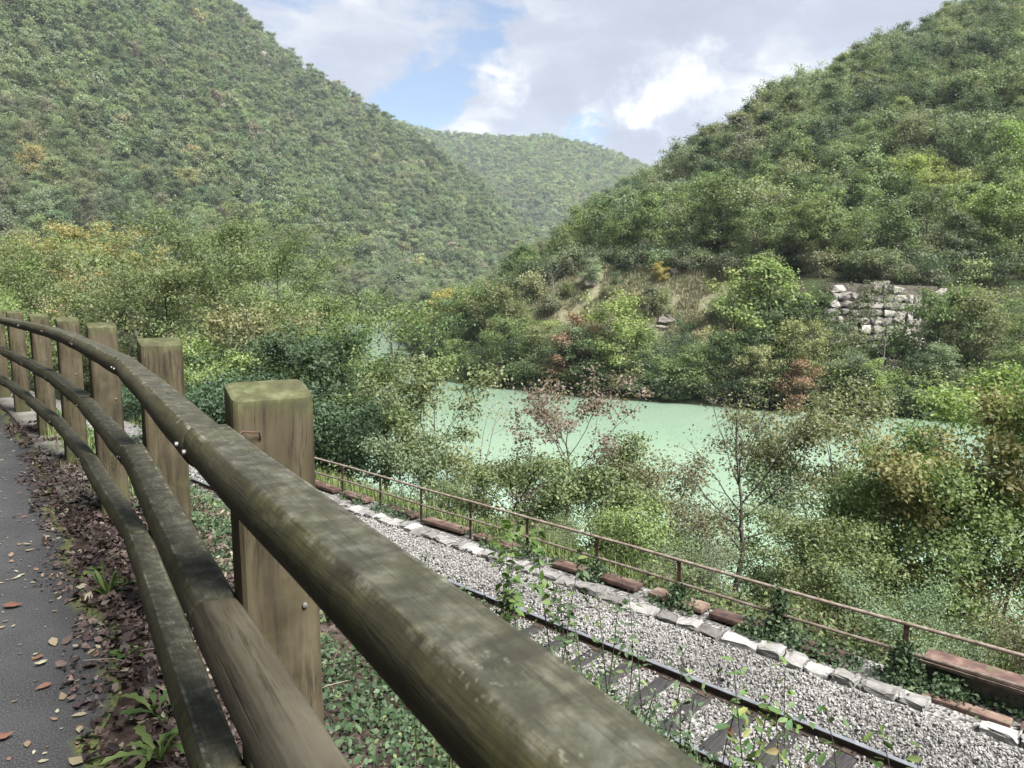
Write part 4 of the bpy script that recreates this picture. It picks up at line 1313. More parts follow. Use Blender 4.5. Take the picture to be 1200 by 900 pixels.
add('bank_weeds', a.build('bank_weeds', [M['ivy']]), kind='stuff', label='tangle of leafy weeds along the crest of the bank', cat='weeds')

# ------------------------------------------------------------------ trees
def gen_tree(seed, h, width, base=0.28, limbs=11, secs=4, n_leaf=4000, leaf=0.12, tr=0.11, stems=1, up=0.55, lean=0.06, clump=0.42, flat=0.55, shape=0.45, jit=0.75, aspect=0.6, hexleaf=False, bare_top=0.0):
    rng = np.random.default_rng(seed)
    W_ = Acc(); anchors = []; wts = []
    for s_ in range(stems):
        a0 = rng.uniform(0, 6.28); sp = 0.0 if stems == 1 else rng.uniform(0.12, 0.3)
        hs = h * (1.0 if s_ == 0 else rng.uniform(0.7, 0.98))
        top = np.array([math.cos(a0) * hs * (lean + sp), math.sin(a0) * hs * (lean + sp), hs * 0.97])
        s = np.linspace(0, 1, 9)
        tp = top[None] * s[:, None] + np.cumsum(rng.normal(0, 0.012 * hs, (9, 3)) * [1, 1, 0.2], 0)
        tp[0] = (0, 0, 0)
        r0 = tr * (1 if stems == 1 else 0.7)
        trr = r0 * (1 - 0.86 * s ** 0.9); trr[0] *= 1.35
        tp0 = tp.copy(); tp0[0, 2] = -0.5
        W_.add(*tube(tp0, trr, 7))
        nl = max(3, limbs // stems)
        az_ = rng.uniform(0, 6.28)
        for k in range(nl):
            f = base + (0.97 - base) * ((k + rng.uniform(0.1, 0.9)) / nl)
            az_ += 2.4 + rng.normal(0, 0.45)
            e = (f - base) / (1 - base)
            env = (math.sin(math.pi * min(1, max(0, e) ** (math.log(0.5) / math.log(shape)) * 0.92 + 0.06)) ** 0.7)
            ln = width * 0.5 * max(0.22, env) * rng.uniform(0.75, 1.15)
            el = up * (0.55 + 0.8 * e) + rng.normal(0, 0.15)
            p0 = np.array([np.interp(f, s, tp[:, j]) for j in range(3)])
            d = np.array([math.cos(az_) * math.cos(el), math.sin(az_) * math.cos(el), math.sin(el)])
            ss = np.linspace(0, 1, 6)[:, None]
            lp = p0 + d * ln * ss + np.array([0, 0, 1]) * ln * 0.22 * (ss ** 2) + np.cumsum(rng.normal(0, 0.035 * ln, (6, 3)), 0) * ss
            rl = max(0.012, float(np.interp(f, s, trr)) * 0.55)
            W_.add(*tube(lp, np.linspace(rl, max(0.006, rl * 0.18), 6), 5))
            for j in range(secs):
                g = rng.uniform(0.35, 1.0)
                q0 = np.array([np.interp(g, ss[:, 0], lp[:, c]) for c in range(3)])
                dd = norm(d + rng.normal(0, 0.6, 3) * [1, 1, 0.55] + [0, 0, 0.22])
                l2 = ln * rng.uniform(0.28, 0.55) + 0.15
                s4 = np.linspace(0, 1, 4)[:, None]
                qp = q0 + dd * l2 * s4 + np.cumsum(rng.normal(0, 0.04 * l2, (4, 3)), 0) * s4
                W_.add(*tube(qp, np.linspace(max(0.006, rl * 0.35), 0.004, 4), 4))
                for tt in (0.45, 0.75, 1.0):
                    anchors.append(qp[0] + (qp[-1] - qp[0]) * tt); wts.append(1.0)
            for tt in (0.7, 1.0):
                anchors.append(p0 + (lp[-1] - p0) * tt); wts.append(1.0)
        anchors.append(tp[-1]); wts.append(1.5)
    A_ = np.array(anchors); w = np.array(wts)
    if bare_top:
        w = np.where(A_[:, 2] > h * (1 - bare_top), w * 0.15, w)
    w = w * np.random.default_rng(seed + 1).uniform(0.25, 1.6, len(w))
    pick = rng.choice(len(A_), n_leaf, p=w / w.sum())
    cs = clump * rng.uniform(0.6, 1.3, len(A_))
    P = A_[pick] + rng.normal(0, 1, (n_leaf, 3)) * cs[pick][:, None] * np.array([1, 1, flat])
    keepz = P[:, 2] > 0.12 * h * base + 0.05
    P = P[keepz]
    c = np.array([0, 0, h * (base + 0.25)])
    N = norm(P - c) * 0.3 + norm(P - A_[pick][:n_leaf][keepz]) * 0.5 + np.array([0, 0, 0.5])
    lf = leaf_hex if hexleaf else leaf_quads
    ctint = np.clip(rng.normal(0.5, 0.2, len(A_)), 0, 1)
    sz = leaf * rng.uniform(0.7, 1.3, len(P))
    V, F = lf(P, N, sz, rng, aspect, 0.14, jit)
    per = 6 if hexleaf else 4
    pk = pick[keepz]
    tint = np.repeat(np.clip(0.55 * ctint[pk] + 0.45 * rng.random(len(P)), 0, 1), per)
    return W_, (V, F, tint)


def tree_meshes(seed, bark='bark', **kw):
    W_, (V, F, tint) = gen_tree(seed, **kw)
    return W_.build('trunk', [M[bark]]), mesh('crown', V, F, [M['leaf_obj']], attrs={'tint': tint})


C_ = dict(green=(0.078, 0.110, 0.036), mid=(0.088, 0.112, 0.045), dark=(0.047, 0.072, 0.030), deep=(0.040, 0.066, 0.034), bright=(0.108, 0.148, 0.046), lime=(0.132, 0.162, 0.048), olive=(0.094, 0.110, 0.048),
          tan=(0.15, 0.142, 0.075), rust=(0.135, 0.082, 0.05), yellow=(0.21, 0.18, 0.05), sage=(0.10, 0.125, 0.068), brown=(0.098, 0.096, 0.056), orange=(0.22, 0.14, 0.05), teal=(0.066, 0.096, 0.044), plum=(0.115, 0.085, 0.068))


def jcol(c, rng, s=0.12):
    c = np.array(C_[c] if isinstance(c, str) else c)
    return np.clip(c * 1.38 * rng.normal(1, s) * (1 + rng.normal(0, s * 0.5, 3)), 0.01, 0.35)


def near_tree(px, py_top, Y, seed, label, color, name='tree', cat='tree', dpx=0, bark='bark', hmin=2.0, **kw):
    """a tree with its own shape; px at the foot"""
    x, y = at(px, Y)
    z = hz(x, y)
    u, v = ray(px, py_top)
    h = max(hmin, EYE - v * Y - z)
    kw.setdefault('width', h * 0.7)
    kw['clump'] = kw.get('clump', 0.4) * 0.78
    if kw['n_leaf'] > 1000:
        far_ = Y > 34
        kw['n_leaf'] = int(kw['n_leaf'] * (1.65 if far_ else 2.3)); kw['leaf'] *= (0.66 if far_ else 1.0)
        if far_: kw['clump'] = kw.get('clump', 0.5) * 0.72; kw['flat'] = 0.4
    tm, cm = tree_meshes(seed, bark=bark, h=h, **kw)
    r_ = np.random.default_rng(seed)
    o = add(name, None, loc=(x, y, z - 0.05), label=label, cat=cat, rot=(0, 0, r_.uniform(0, 6.28)))
    add('trunk', tm, o)
    add('crown', cm, o, color=jcol(color, r_, 0.05))
    return o


NT_ = [
    # px, top, Y, label, colour, kwargs
    (447, 362, 27.5, 'slender dark-trunked green tree just behind the far part of the railing', 'green', dict(width=5.6, base=0.30, limbs=13, secs=5, n_leaf=5200, leaf=0.12, tr=0.13, clump=0.36, flat=0.45, lean=0.03, bare_top=0.28)),
    (388, 392, 36, 'dense dark green tree right of the nearest fence post', 'green', dict(width=5.2, base=0.12, limbs=15, secs=5, n_leaf=9000, leaf=0.17, tr=0.14, clump=0.55)),
    (362, 425, 30, 'very dark green tree rising directly behind the nearest fence post', 'deep', dict(width=6.5, base=0.1, limbs=14, secs=5, n_leaf=8500, leaf=0.15, tr=0.12, clump=0.5)),
    (505, 452, 24, 'open yellowish tree with several thin leaning stems beside the railing', 'olive', dict(width=4.6, base=0.25, limbs=12, secs=4, n_leaf=2600, leaf=0.13, tr=0.08, stems=3, clump=0.35, up=0.8)),
    (545, 470, 29, 'half bare grey-branched small tree at the water edge', 'tan', dict(width=6.0, base=0.3, limbs=11, secs=5, n_leaf=900, leaf=0.12, tr=0.08, stems=2, clump=0.4, bark='pale_bark', up=0.45)),
    (655, 492, 20.5, 'thin tree with dull reddish leaves and dark trunk beyond the railing', 'plum', dict(width=4.4, base=0.35, limbs=11, secs=5, n_leaf=1700, leaf=0.11, tr=0.08, clump=0.28, up=0.7)),
    (612, 560, 19.6, 'low dark-leaved bush around the foot of the reddish tree', 'mid', dict(width=2.8, base=0.08, limbs=10, secs=4, n_leaf=3200, leaf=0.09, tr=0.04, stems=3, clump=0.28)),
    (700, 545, 19, 'leafy green bush beyond the middle of the railing', 'mid', dict(width=3.4, base=0.08, limbs=12, secs=4, n_leaf=4200, leaf=0.10, tr=0.05, stems=3, clump=0.32)),
    (765, 562, 19, 'brownish green bush between the leafy bush and the bare tree', 'brown', dict(width=3.2, base=0.1, limbs=12, secs=4, n_leaf=3000, leaf=0.09, tr=0.05, stems=4, clump=0.32, up=0.9)),
    (815, 612, 17.5, 'thin twiggy brown shrub below the bare-branched tree', 'brown', dict(width=2.8, base=0.1, limbs=14, secs=5, n_leaf=1700, leaf=0.08, tr=0.04, stems=4, clump=0.3, up=0.8)),
    (868, 500, 16.2, 'nearly bare dark-branched tree standing against the river', 'brown', dict(width=3.6, base=0.34, limbs=12, secs=6, n_leaf=330, leaf=0.09, tr=0.085, stems=1, clump=0.2, up=0.85)),
    (952, 590, 18, 'rounded grey-green bush right of the bare-branched tree', 'sage', dict(width=3.4, base=0.1, limbs=12, secs=5, n_leaf=5500, leaf=0.095, tr=0.06, stems=3, clump=0.32)),
    (1012, 494, 18.5, 'broad dense olive bush filling the bank before the river, largest in its row', (0.10, 0.118, 0.06), dict(width=5.2, base=0.1, limbs=16, secs=5, n_leaf=12000, leaf=0.10, tr=0.08, stems=4, clump=0.4, up=0.7)),
    (1075, 512, 16.5, 'green bush between the broad olive bush and the tall autumn tree', 'green', dict(width=3.6, base=0.1, limbs=13, secs=5, n_leaf=6500, leaf=0.09, tr=0.06, stems=3, clump=0.36)),
    (1128, 446, 16, 'tall open tree with orange and green autumn leaves at the right', (0.118, 0.114, 0.042), dict(width=4.6, base=0.16, limbs=16, secs=5, n_leaf=5600, leaf=0.11, tr=0.07, stems=2, clump=0.3, up=0.8)),
    (1185, 432, 17.5, 'tall leafy green tree at the right edge of the picture', 'bright', dict(width=5.2, base=0.15, limbs=16, secs=5, n_leaf=9500, leaf=0.11, tr=0.09, stems=2, clump=0.38, up=0.7)),
    (1165, 560, 14.5, 'green shrub below the tall autumn tree near the rusty girder', 'green', dict(width=3.4, base=0.06, limbs=13, secs=5, n_leaf=5500, leaf=0.085, tr=0.05, stems=3, clump=0.36)),
    (1225, 500, 15.5, 'leafy shrub cut off by the right edge above the girder', 'mid', dict(width=4.0, base=0.08, limbs=14, secs=5, n_leaf=6000, leaf=0.09, tr=0.06, stems=3, clump=0.36)),
    (1040, 640, 13.6, 'low green bush directly behind the railing left of the girder', 'mid', dict(width=2.4, base=0.05, limbs=11, secs=4, n_leaf=3200, leaf=0.07, tr=0.03, stems=4, clump=0.25)),
    (960, 625, 14.4, 'low olive bush directly behind the ivy-covered railing post', 'olive', dict(width=2.3, base=0.05, limbs=11, secs=4, n_leaf=3000, leaf=0.07, tr=0.03, stems=4, clump=0.25)),
    (745, 605, 16.0, 'low bright green bush behind the middle railing bars', 'bright', dict(width=2.0, base=0.05, limbs=10, secs=4, n_leaf=2600, leaf=0.07, tr=0.03, stems=4, clump=0.25)),
    (248, 287, 41, 'wide spreading green tree with dark limbs behind the fence posts, tallest of its group', (0.080, 0.115, 0.042), dict(width=13.5, base=0.28, limbs=16, secs=7, n_leaf=15000, leaf=0.21, tr=0.2, clump=0.8, flat=0.42, up=0.5)),
    (318, 305, 47, 'spreading olive green tree right of the widest tree', (0.085, 0.118, 0.042), dict(width=11, base=0.3, limbs=14, secs=6, n_leaf=11000, leaf=0.22, tr=0.17, clump=0.75, flat=0.45)),
    (205, 335, 37, 'dark green tree filling in below the widest tree', 'mid', dict(width=9, base=0.15, limbs=15, secs=6, n_leaf=9000, leaf=0.2, tr=0.15, clump=0.7)),
    (135, 272, 52, 'golden yellow autumn tree standing above the second fence post', (0.155, 0.145, 0.05), dict(width=8.5, base=0.2, limbs=15, secs=6, n_leaf=6500, leaf=0.24, tr=0.14, clump=0.65)),
    (75, 288, 56, 'pale green rounded tree left of the golden tree', 'bright', dict(width=8.5, base=0.2, limbs=14, secs=6, n_leaf=6500, leaf=0.24, tr=0.14, clump=0.7)),
    (45, 312, 47, 'yellow-green tree with brown tinge above the far fence posts', 'olive', dict(width=9, base=0.15, limbs=14, secs=6, n_leaf=7000, leaf=0.22, tr=0.14, clump=0.7)),
    (12, 338, 43, 'soft bright green bush at the left edge above the far rail', 'bright', dict(width=7, base=0.08, limbs=14, secs=5, n_leaf=7000, leaf=0.18, tr=0.1, stems=3, clump=0.6)),
    (110, 335, 42, 'thin pale-trunked tree with orange leaves behind the far posts', (0.17, 0.13, 0.06), dict(width=6, base=0.25, limbs=12, secs=5, n_leaf=3000, leaf=0.18, tr=0.1, clump=0.5, bark='pale_bark')),
    (165, 330, 40, 'light olive tree with pale bare twigs behind the second post', 'sage', dict(width=7, base=0.2, limbs=14, secs=6, n_leaf=4500, leaf=0.18, tr=0.11, clump=0.5, bark='pale_bark')),
    (292, 395, 33, 'small mottled tree with dull tan and lime leaves left of the nearest post', (0.115, 0.12, 0.055), dict(width=6.5, base=0.12, limbs=13, secs=5, n_leaf=5500, leaf=0.16, tr=0.1, clump=0.5)),
    (255, 430, 30, 'low lime-tinted bush between the two nearest posts', 'bright', dict(width=5, base=0.08, limbs=12, secs=5, n_leaf=5500, leaf=0.14, tr=0.08, stems=3, clump=0.45)),
    (225, 470, 27, 'dark bush low between the two nearest posts', 'deep', dict(width=4.5, base=0.06, limbs=12, secs=5, n_leaf=5500, leaf=0.13, tr=0.07, stems=3, clump=0.45)),
    (330, 470, 27.5, 'dark green bush hidden low behind the nearest post', 'deep', dict(width=4.5, base=0.06, limbs=12, secs=5, n_leaf=5500, leaf=0.13, tr=0.07, stems=3, clump=0.45)),
    (345, 350, 46, 'leafy tree rising above the dense dark tree', (0.085, 0.122, 0.04), dict(width=6.5, base=0.15, limbs=14, secs=6, n_leaf=7500, leaf=0.22, tr=0.14, clump=0.7)),
    (410, 480, 25, 'dark low bush left of the slender trunk by the railing', 'deep', dict(width=4.0, base=0.06, limbs=12, secs=5, n_leaf=5500, leaf=0.12, tr=0.06, stems=3, clump=0.42)),
    (575, 560, 21, 'sparse yellow-green shrub before the water left of the reddish tree', 'olive', dict(width=3.0, base=0.1, limbs=11, secs=4, n_leaf=1800, leaf=0.1, tr=0.04, stems=3, clump=0.3)),
    (470, 535, 21.5, 'small light green bush at the railing beside the slender trunk', 'sage', dict(width=2.6, base=0.05, limbs=10, secs=4, n_leaf=2600, leaf=0.09, tr=0.04, stems=3, clump=0.3)),
]
for k, (px, pt, Y, lab, c, kw) in enumerate(NT_):
    isb = any(w in lab for w in ('bush', 'shrub'))
    near_tree(px, pt, Y, 1000 + k, lab, c, name='bush' if isb else 'tree', cat='bush' if isb else 'tree', hmin=1.0 if isb else 2.0, **kw)

SLB = []
for k, kw in enumerate((dict(h=3.0, width=3.0), dict(h=3.4, width=2.6, up=0.8), dict(h=2.6, width=3.4))):
    SLB.append((kw['h'], tree_meshes(2600 + k, base=0.04, limbs=14, secs=5, stems=4, n_leaf=6500, leaf=0.085, tr=0.04, clump=0.33, flat=0.6, **kw)))
SLOTS = [(12.9, -0.5), (13.6, 1.6), (13.0, 3.4), (13.4, 5.2), (13.0, 7.0), (13.5, 8.8), (12.9, 10.6), (13.4, 12.6), (15.6, -2.5), (16.2, 0.4), (15.8, 3.0), (16.4, 5.6), (16.0, 8.2), (16.5, 10.8), (16.0, 13.4), (19.0, -3.0), (19.5, 0.5), (19.2, 4.0), (19.8, 7.5), (19.3, 11.0), (13.5, 15.5), (15.5, 17.5), (18.0, 16), (21.5, -1.5), (21.8, 3.0), (21.5, 7.0), (14.6, -2.4), (15.0, 1.0), (16.6, -0.8), (14.4, 3.0)]

# undergrowth leaves on the slope down to the river
n = 60000
rng = np.random.default_rng(77)
L = 11.7 + np.abs(rng.normal(0, 4.2, n)); T = np.where(rng.random(n) < 0.7, rng.uniform(-6, 16, n), rng.uniform(-6, 34, n))
k = (vnoise(L, T, 1.6, 51) > -0.2) & (L < 22)
L, T = L[k], T[k]; x, y = XY(L, T)
P = np.stack([x, y, height(x, y) + np.abs(rng.normal(0, 0.5, len(L))) * np.clip(0.6 + 1.2 * vnoise(L, T, 1.1, 52), 0.1, 2)], -1)
V, F = leaf_hex(P, (0, -0.2, 0.8), rng.uniform(0.045, 0.10, len(P)), rng, 0.7, 0.1, 0.6)
add('slope_undergrowth', mesh('slope_undergrowth', V, F, [M['scrub']], attrs={'tint': np.repeat(np.clip(rng.normal(0.55, 0.25, len(P)), 0, 1), 6)}), kind='stuff', label='leafy undergrowth on the slope between railing and river', cat='undergrowth')

# ---------------------------------------------------------------- middle-distance trees: shared shapes
CN = dict(green='green', mid='dull green', dark='dark green', deep='very dark green', bright='bright green', lime='yellow-green', olive='olive', tan='straw-coloured', rust='rust-red', yellow='golden yellow', sage='grey-green', brown='brownish', orange='orange', teal='blue-green', plum='plum')
def wchoice(rng, names, w):
    return names[int(rng.choice(len(names), p=np.array(w) / sum(w)))]

MID = []
for k, kw in enumerate((dict(h=9.5, width=8.0, base=0.16, limbs=15, secs=5, shape=0.45), dict(h=9.0, width=7.0, base=0.22, limbs=14, secs=5, shape=0.55, up=0.65), dict(h=10.5, width=6.2, base=0.16, limbs=16, secs=5, shape=0.4, up=0.75),
                        dict(h=8.5, width=8.4, base=0.2, limbs=15, secs=6, shape=0.5, flat=0.38), dict(h=9.0, width=6.0, base=0.12, limbs=15, secs=5, shape=0.38, stems=2), dict(h=8.8, width=6.8, base=0.25, limbs=13, secs=5, shape=0.5, n_leaf=1500))):
    kw = dict(dict(n_leaf=4600, leaf=0.29, tr=0.15, clump=0.55, flat=0.5, jit=0.5, aspect=0.75), **kw)
    MID.append((kw['h'], tree_meshes(2000 + k, **kw), gen_tree(2000 + k, **kw)))
BUSH = []
for k, kw in enumerate((dict(h=3.0, width=4.0, base=0.05, limbs=12, secs=4, stems=3), dict(h=2.6, width=3.2, base=0.05, limbs=12, secs=4, stems=4, up=0.9), dict(h=3.6, width=3.6, base=0.05, limbs=12, secs=4, stems=3))):
    kw = dict(dict(n_leaf=1500, leaf=0.22, tr=0.05, clump=0.42, flat=0.6, aspect=0.75), **kw)
    BUSH.append((kw['h'], tree_meshes(2100 + k, **kw)))
# nearly bare pale tree
BARE = (8.0, tree_meshes(2200, bark='pale_bark', h=8.0, width=5.0, base=0.25, limbs=14, secs=6, n_leaf=260, leaf=0.25, tr=0.09, clump=0.5, up=0.9))


def place(kind, x, y, h, color, label, group, name='tree', cat='tree', seed=0, sx=1.0):
    hh, (tm, cm) = kind
    s = h / hh
    z = hz(x, y)
    o = bpy.data.objects.new(name, None); COL.objects.link(o)
    o.location = (x, y, z - 0.15); o.scale = (s * sx, s * sx, s); o.rotation_euler = (0, 0, (seed * 2.39996) % 6.283)
    o['label'] = label; o['category'] = cat
    if group: o['group'] = group
    a_ = bpy.data.objects.new('trunk', tm); COL.objects.link(a_); a_.parent = o
    b_ = bpy.data.objects.new('crown', cm); COL.objects.link(b_); b_.parent = o
    b_.color = (*[float(v) for v in color], 1)
    return o


for k, (L_, T_) in enumerate(SLOTS):
    r_ = np.random.default_rng(700 + k)
    x, y = XY(L_ + r_.normal(0, 0.3), T_ + r_.normal(0, 0.4))
    c = wchoice(r_, ['green', 'mid', 'olive', 'sage', 'brown', 'bright', 'tan'], [4, 3, 2, 3, 1.6, 1.6, 0.8])
    place(SLB[k % 3], x, y, (r_.uniform(1.2, 2.1) if L_ > 15 else r_.uniform(0.8, 1.4)) * (1.35 if T_ < 3 else 1), jcol(c, r_), CN[c] + ' bush filling the slope ' + ('just behind the railing' if L_ < 14 else ('halfway down to the river' if L_ < 18 else 'low by the river')) + (', right end' if T_ < 4 else (', middle' if T_ < 9 else ', left end')), 'slope bushes %s %d %d' % (CN[c], (L_ >= 14) + (L_ >= 18), (T_ >= 4) + (T_ >= 9)), name='bush', cat='bush', seed=k + 9)

rng = np.random.default_rng(5)
cand = []      # x, y, h, colour, zone



# row along the far river bank
d = np.concatenate([[0], np.cumsum(np.linalg.norm(np.diff(BR, axis=0), axis=1))])
s_ = 60.0
while s_ < d[-1] - 60:
    for off, hh in ((2.0, (4.5, 6.8)), (6.5, (6, 9.0)), (11.5, (5, 8.0))):
        ss = s_ + rng.uniform(-1.6, 1.6)
        p = np.array([np.interp(ss, d, BR[:, 0]), np.interp(ss, d, BR[:, 1])])
        q_ = np.array([np.interp(ss + 0.5, d, BR[:, 0]), np.interp(ss + 0.5, d, BR[:, 1])])
        tn = norm(q_ - p); nr_ = np.array([tn[1], -tn[0]])
        pp = p + nr_ * (off + rng.uniform(-1, 1))
        u = pp[0] / pp[1]
        if u > 1.3 or pp[1] > 330: continue
        h = rng.uniform(*hh)
        pxx = 600 + FOC * u * 0.99
        if 975 < pxx < 1092:
            h = min(h, 3.2 + 1.6 * rng.random()) if off < 9 else 2.2
            if off > 9 and rng.random() < 0.7: continue
        if 610 < pxx < 850 and off > 5:
            h *= 0.6
            if off > 9 and rng.random() < 0.6: continue
        c = wchoice(rng, ['green', 'mid', 'dark', 'olive', 'brown', 'lime', 'sage', 'rust', 'tan', 'teal'], [7, 5, 3.5, 3, 1.2, 2.2, 3.5, 0.4, 1.0, 2.5])
        cand.append([pp[0], pp[1], h, c, 'bank'])
    s_ += rng.uniform(3.6, 4.8)

# right-hand hill
g = 5.4
for gx0 in np.arange(-45, 380, g):
    for gy0 in np.arange(60, 345, g):
        x, y = gx0 + rng.uniform(-g, g) * 0.45, gy0 + rng.uniform(-g, g) * 0.45
        u = x / y
        if not (-0.10 < u < 1.25): continue
        Yb = np.interp(u, RU, RYb); Yr = np.interp(u, RU, RYr); cw = np.interp(u, RU, RCW)
        if y < Yb + 17.5 + cw + 0.5 or y > Yr + 9: continue
        e = (y - Yb) / (Yr - Yb)
        h = rng.uniform(6.5, 11.0)
        if u < 0.09: h *= 0.72
        if e < 0.3:
            c = wchoice(rng, ['green', 'bright', 'lime', 'mid', 'dark', 'sage', 'olive', 'teal'], [5, 3.2, 1.8, 4, 3, 2.5, 2, 2])
        else:
            c = wchoice(rng, ['dark', 'mid', 'green', 'deep', 'olive', 'sage', 'brown', 'lime'], [5, 6, 5, 2, 2, 3, 0.7, 0.6])
        cand.append([x, y, h, c, 'hill'])
# left wood on the valley floor
g = 6.6
for gx0 in np.arange(-330, 10, g):
    for gy0 in np.arange(44, 420, g):
        x, y = gx0 + rng.uniform(-g, g) * 0.45, gy0 + rng.uniform(-g, g) * 0.45
        u = x / y
        if not (-1.15 < u < 0.03): continue
        L, T = LT(x, y)
        if L < 12.5: continue
        dl = float(sdist(np.array([x]), np.array([y]), BL, 1.0)[0]); dr = float(sdist(np.array([x]), np.array([y]), BR, -1.0)[0])
        if dl < 2.0 and y < 330: continue
        if y >= 330 and dr > 0: continue
        Yf = np.interp(u, MU, MYf)
        if y > Yf + 5: continue
        h = rng.uniform(6.5, 11.0)
        # keep the far reach of the river open to view
        if -0.235 < u < -0.14:
            zg = hz(x, y); vmax = 0.060
            if y < 300:
                h = min(h, EYE - vmax * y - zg)
            if h < 2.2: continue
        if y < 70 and u > -0.35: h = min(h, 6.0)
        c = wchoice(rng, ['green', 'mid', 'olive', 'bright', 'tan', 'lime', 'dark', 'sage', 'brown', 'yellow'], [4, 3, 3.5, 3.5, 2.2, 2.0, 1, 3.5, 1.0, 0.9])
        cand.append([x, y, h, c, 'valley'])
vis = []
for c in cand:
    x, y, h, col_, zn = c
    vis.append(math.hypot(x, y) if abs(x / y) < 0.80 else 9999.0)
order = np.argsort(vis)
INDIV = 262
hand = [(722, 400, 6.5, 'lime'), (820, 390, 7.0, 'bright'), (870, 368, 9.0, 'lime'), (905, 345, 10.0, 'bright')]
GL = {'bank': ('tree in the dense row along the far river bank', 'trees along the far river bank'),
      'hill': ('tree on the wooded hillside above the road cutting', 'trees on the right-hand hillside'),
      'valley': ('tree in the valley wood left of the river bend', 'trees of the left valley wood')}
rest = {'hill': [], 'valley': [], 'bank': []}
for n_, k in enumerate(order):
    x, y, h, c, zn = cand[k]
    r_ = np.random.default_rng(4000 + int(k))
    colr = jcol(c, r_, 0.11)
    pxx = 600 + FOC * x / y
    if n_ < INDIV:
        kd = MID[int(r_.integers(0, 6))]
        if zn == 'bank' and h < 4.0: kd = BUSH[int(r_.integers(0, 3))]
        else: kd = (kd[0], kd[1])
        size_ = 'tall ' if h > 9.4 else ('low ' if h < 7.4 else '')
        if zn == 'hill':
            e = (y - np.interp(x / y, RU, RYb)) / (np.interp(x / y, RU, RYr) - np.interp(x / y, RU, RYb))
            lab = size_ + CN[c] + ' tree ' + ('low' if e < 0.38 else ('halfway up' if e < 0.7 else 'high up')) + ' on the hillside ' + ('above the dry grass cutting' if pxx < 790 else ('between cutting and wall' if pxx < 960 else ('above the boulder wall' if pxx < 1100 else 'right of the boulder wall')))
            grp = 'hillside trees, '
        elif zn == 'bank':
            dr_ = float(sdist(np.array([x]), np.array([y]), BR, -1.0)[0])
            lab = CN[c] + (' tree at the waterline' if dr_ < 4 else (' tree behind the waterside row' if dr_ < 9 else ' tree beside the far road')) + ' of the far bank ' + ('at the river bend' if pxx < 590 else ('below the dry grass cutting' if pxx < 850 else ('left of the boulder wall' if pxx < 960 else ('below the boulder wall' if pxx < 1100 else 'right of the boulder wall'))))
            grp = 'far bank trees, '
        else:
            lab = size_ + CN[c] + ' tree in the valley wood ' + ('behind the far fence posts' if pxx < 130 else ('behind the nearer fence posts' if pxx < 300 else 'beside the upstream river')) + (', near' if y < 75 else (', farther back' if y < 110 else ', far back'))
            grp = 'valley wood trees, '
        place(kd, x, y, h, colr, lab, grp + lab, seed=int(k), sx=r_.uniform(0.85, 1.1))
    else:
        rest[zn].append((x, y, h, np.clip(colr * (1.3 if zn == 'valley' else 1.0), 0, 0.35), int(k)))

# bare pale trees on the hillside and before the wall
for k, (px, Y, h, lab) in enumerate(((1040, 74, 9.0, 'thin half-bare tree standing in front of the boulder wall'), (1050, 128, 9, 'pale bare tree among green crowns at the right of the hillside'), (1001, 112, 9.5, 'silvery open tree in the lower hillside above the cutting'), (866, 120, 8, 'greyish thin tree left of centre on the lower hillside'), (648, 112, 7.5, 'pale leafless shrubby tree above the dry grass cutting'))):
    x, y = at(px, Y)
    place(BARE, x, y, h, jcol('sage', np.random.default_rng(k)), lab, None, seed=k * 3 + 1)

# prominent light-coloured trees on the bank before the cutting
for k, (px, pt, Y, c, lab, kd) in enumerate(((722, 366, 84, 'lime', 'yellow-green tree on the far bank below the dry grass cutting', 1), (905, 312, 80, 'bright', 'tall light green tree on the far bank left of the boulder wall', 2), (868, 335, 82, 'lime', 'yellow-green tree left of the tall light green one on the far bank', 5), (1138, 345, 78, 'olive', 'big rounded olive tree right of the boulder wall', 0),
                                             (940, 425, 72.5, 'rust', 'rust-red leaved small tree at the waterline below the boulder wall', 4), (668, 372, 87, 'rust', 'small rust-red tree below the dry grass cutting', 4), (560, 352, 110, 'lime', 'bright yellow-green tree on the point where the river bends', 1), (525, 345, 125, 'yellow', 'yellow tree on the point left of the bright one', 0),
                                             (1105, 240, 110, 'lime', 'bright yellow-green tree on the lower hillside at the right', 3), (1145, 255, 104, 'bright', 'bright green tree right of the yellow-green one on the lower hillside', 1), (950, 195, 150, 'lime', 'lone yellow-green crown in the middle of the dark hillside', 2), (715, 300, 122, 'lime', 'small lime tree at the top of the dry grass cutting', 3),
                                             (775, 312, 108, 'yellow', 'narrow yellowish tree in the rocky part of the cutting', 4), (1106, 352, 82.5, 'sage', 'grey-green tree overlapping the right end of the boulder wall', 2), (966, 385, 78, 'mid', 'dull green tree overlapping the left end of the boulder wall', 5),
                                             (1150, 150, 150, 'deep', 'very dark broad tree with visible trunks on the right hillside', 0), (1180, 170, 140, 'dark', 'dark tree at the right edge of the hillside', 3), (900, 255, 118, 'deep', 'very dark green tree low on the middle of the hillside', 3), (985, 255, 112, 'dark', 'dark layered tree low on the hillside above the boulder wall', 0), (890, 240, 126, 'dark', 'dark tree behind the very dark one low on the hillside', 1))):
    x, y = at(px, Y)
    z = hz(x, y); u, v = ray(px, pt)
    h = float(np.clip(EYE - v * Y - z, 3, 13))
    place((MID[kd][0], MID[kd][1]), x, y, h, jcol(c, np.random.default_rng(k), 0.04), lab, None, seed=k * 5 + 2)


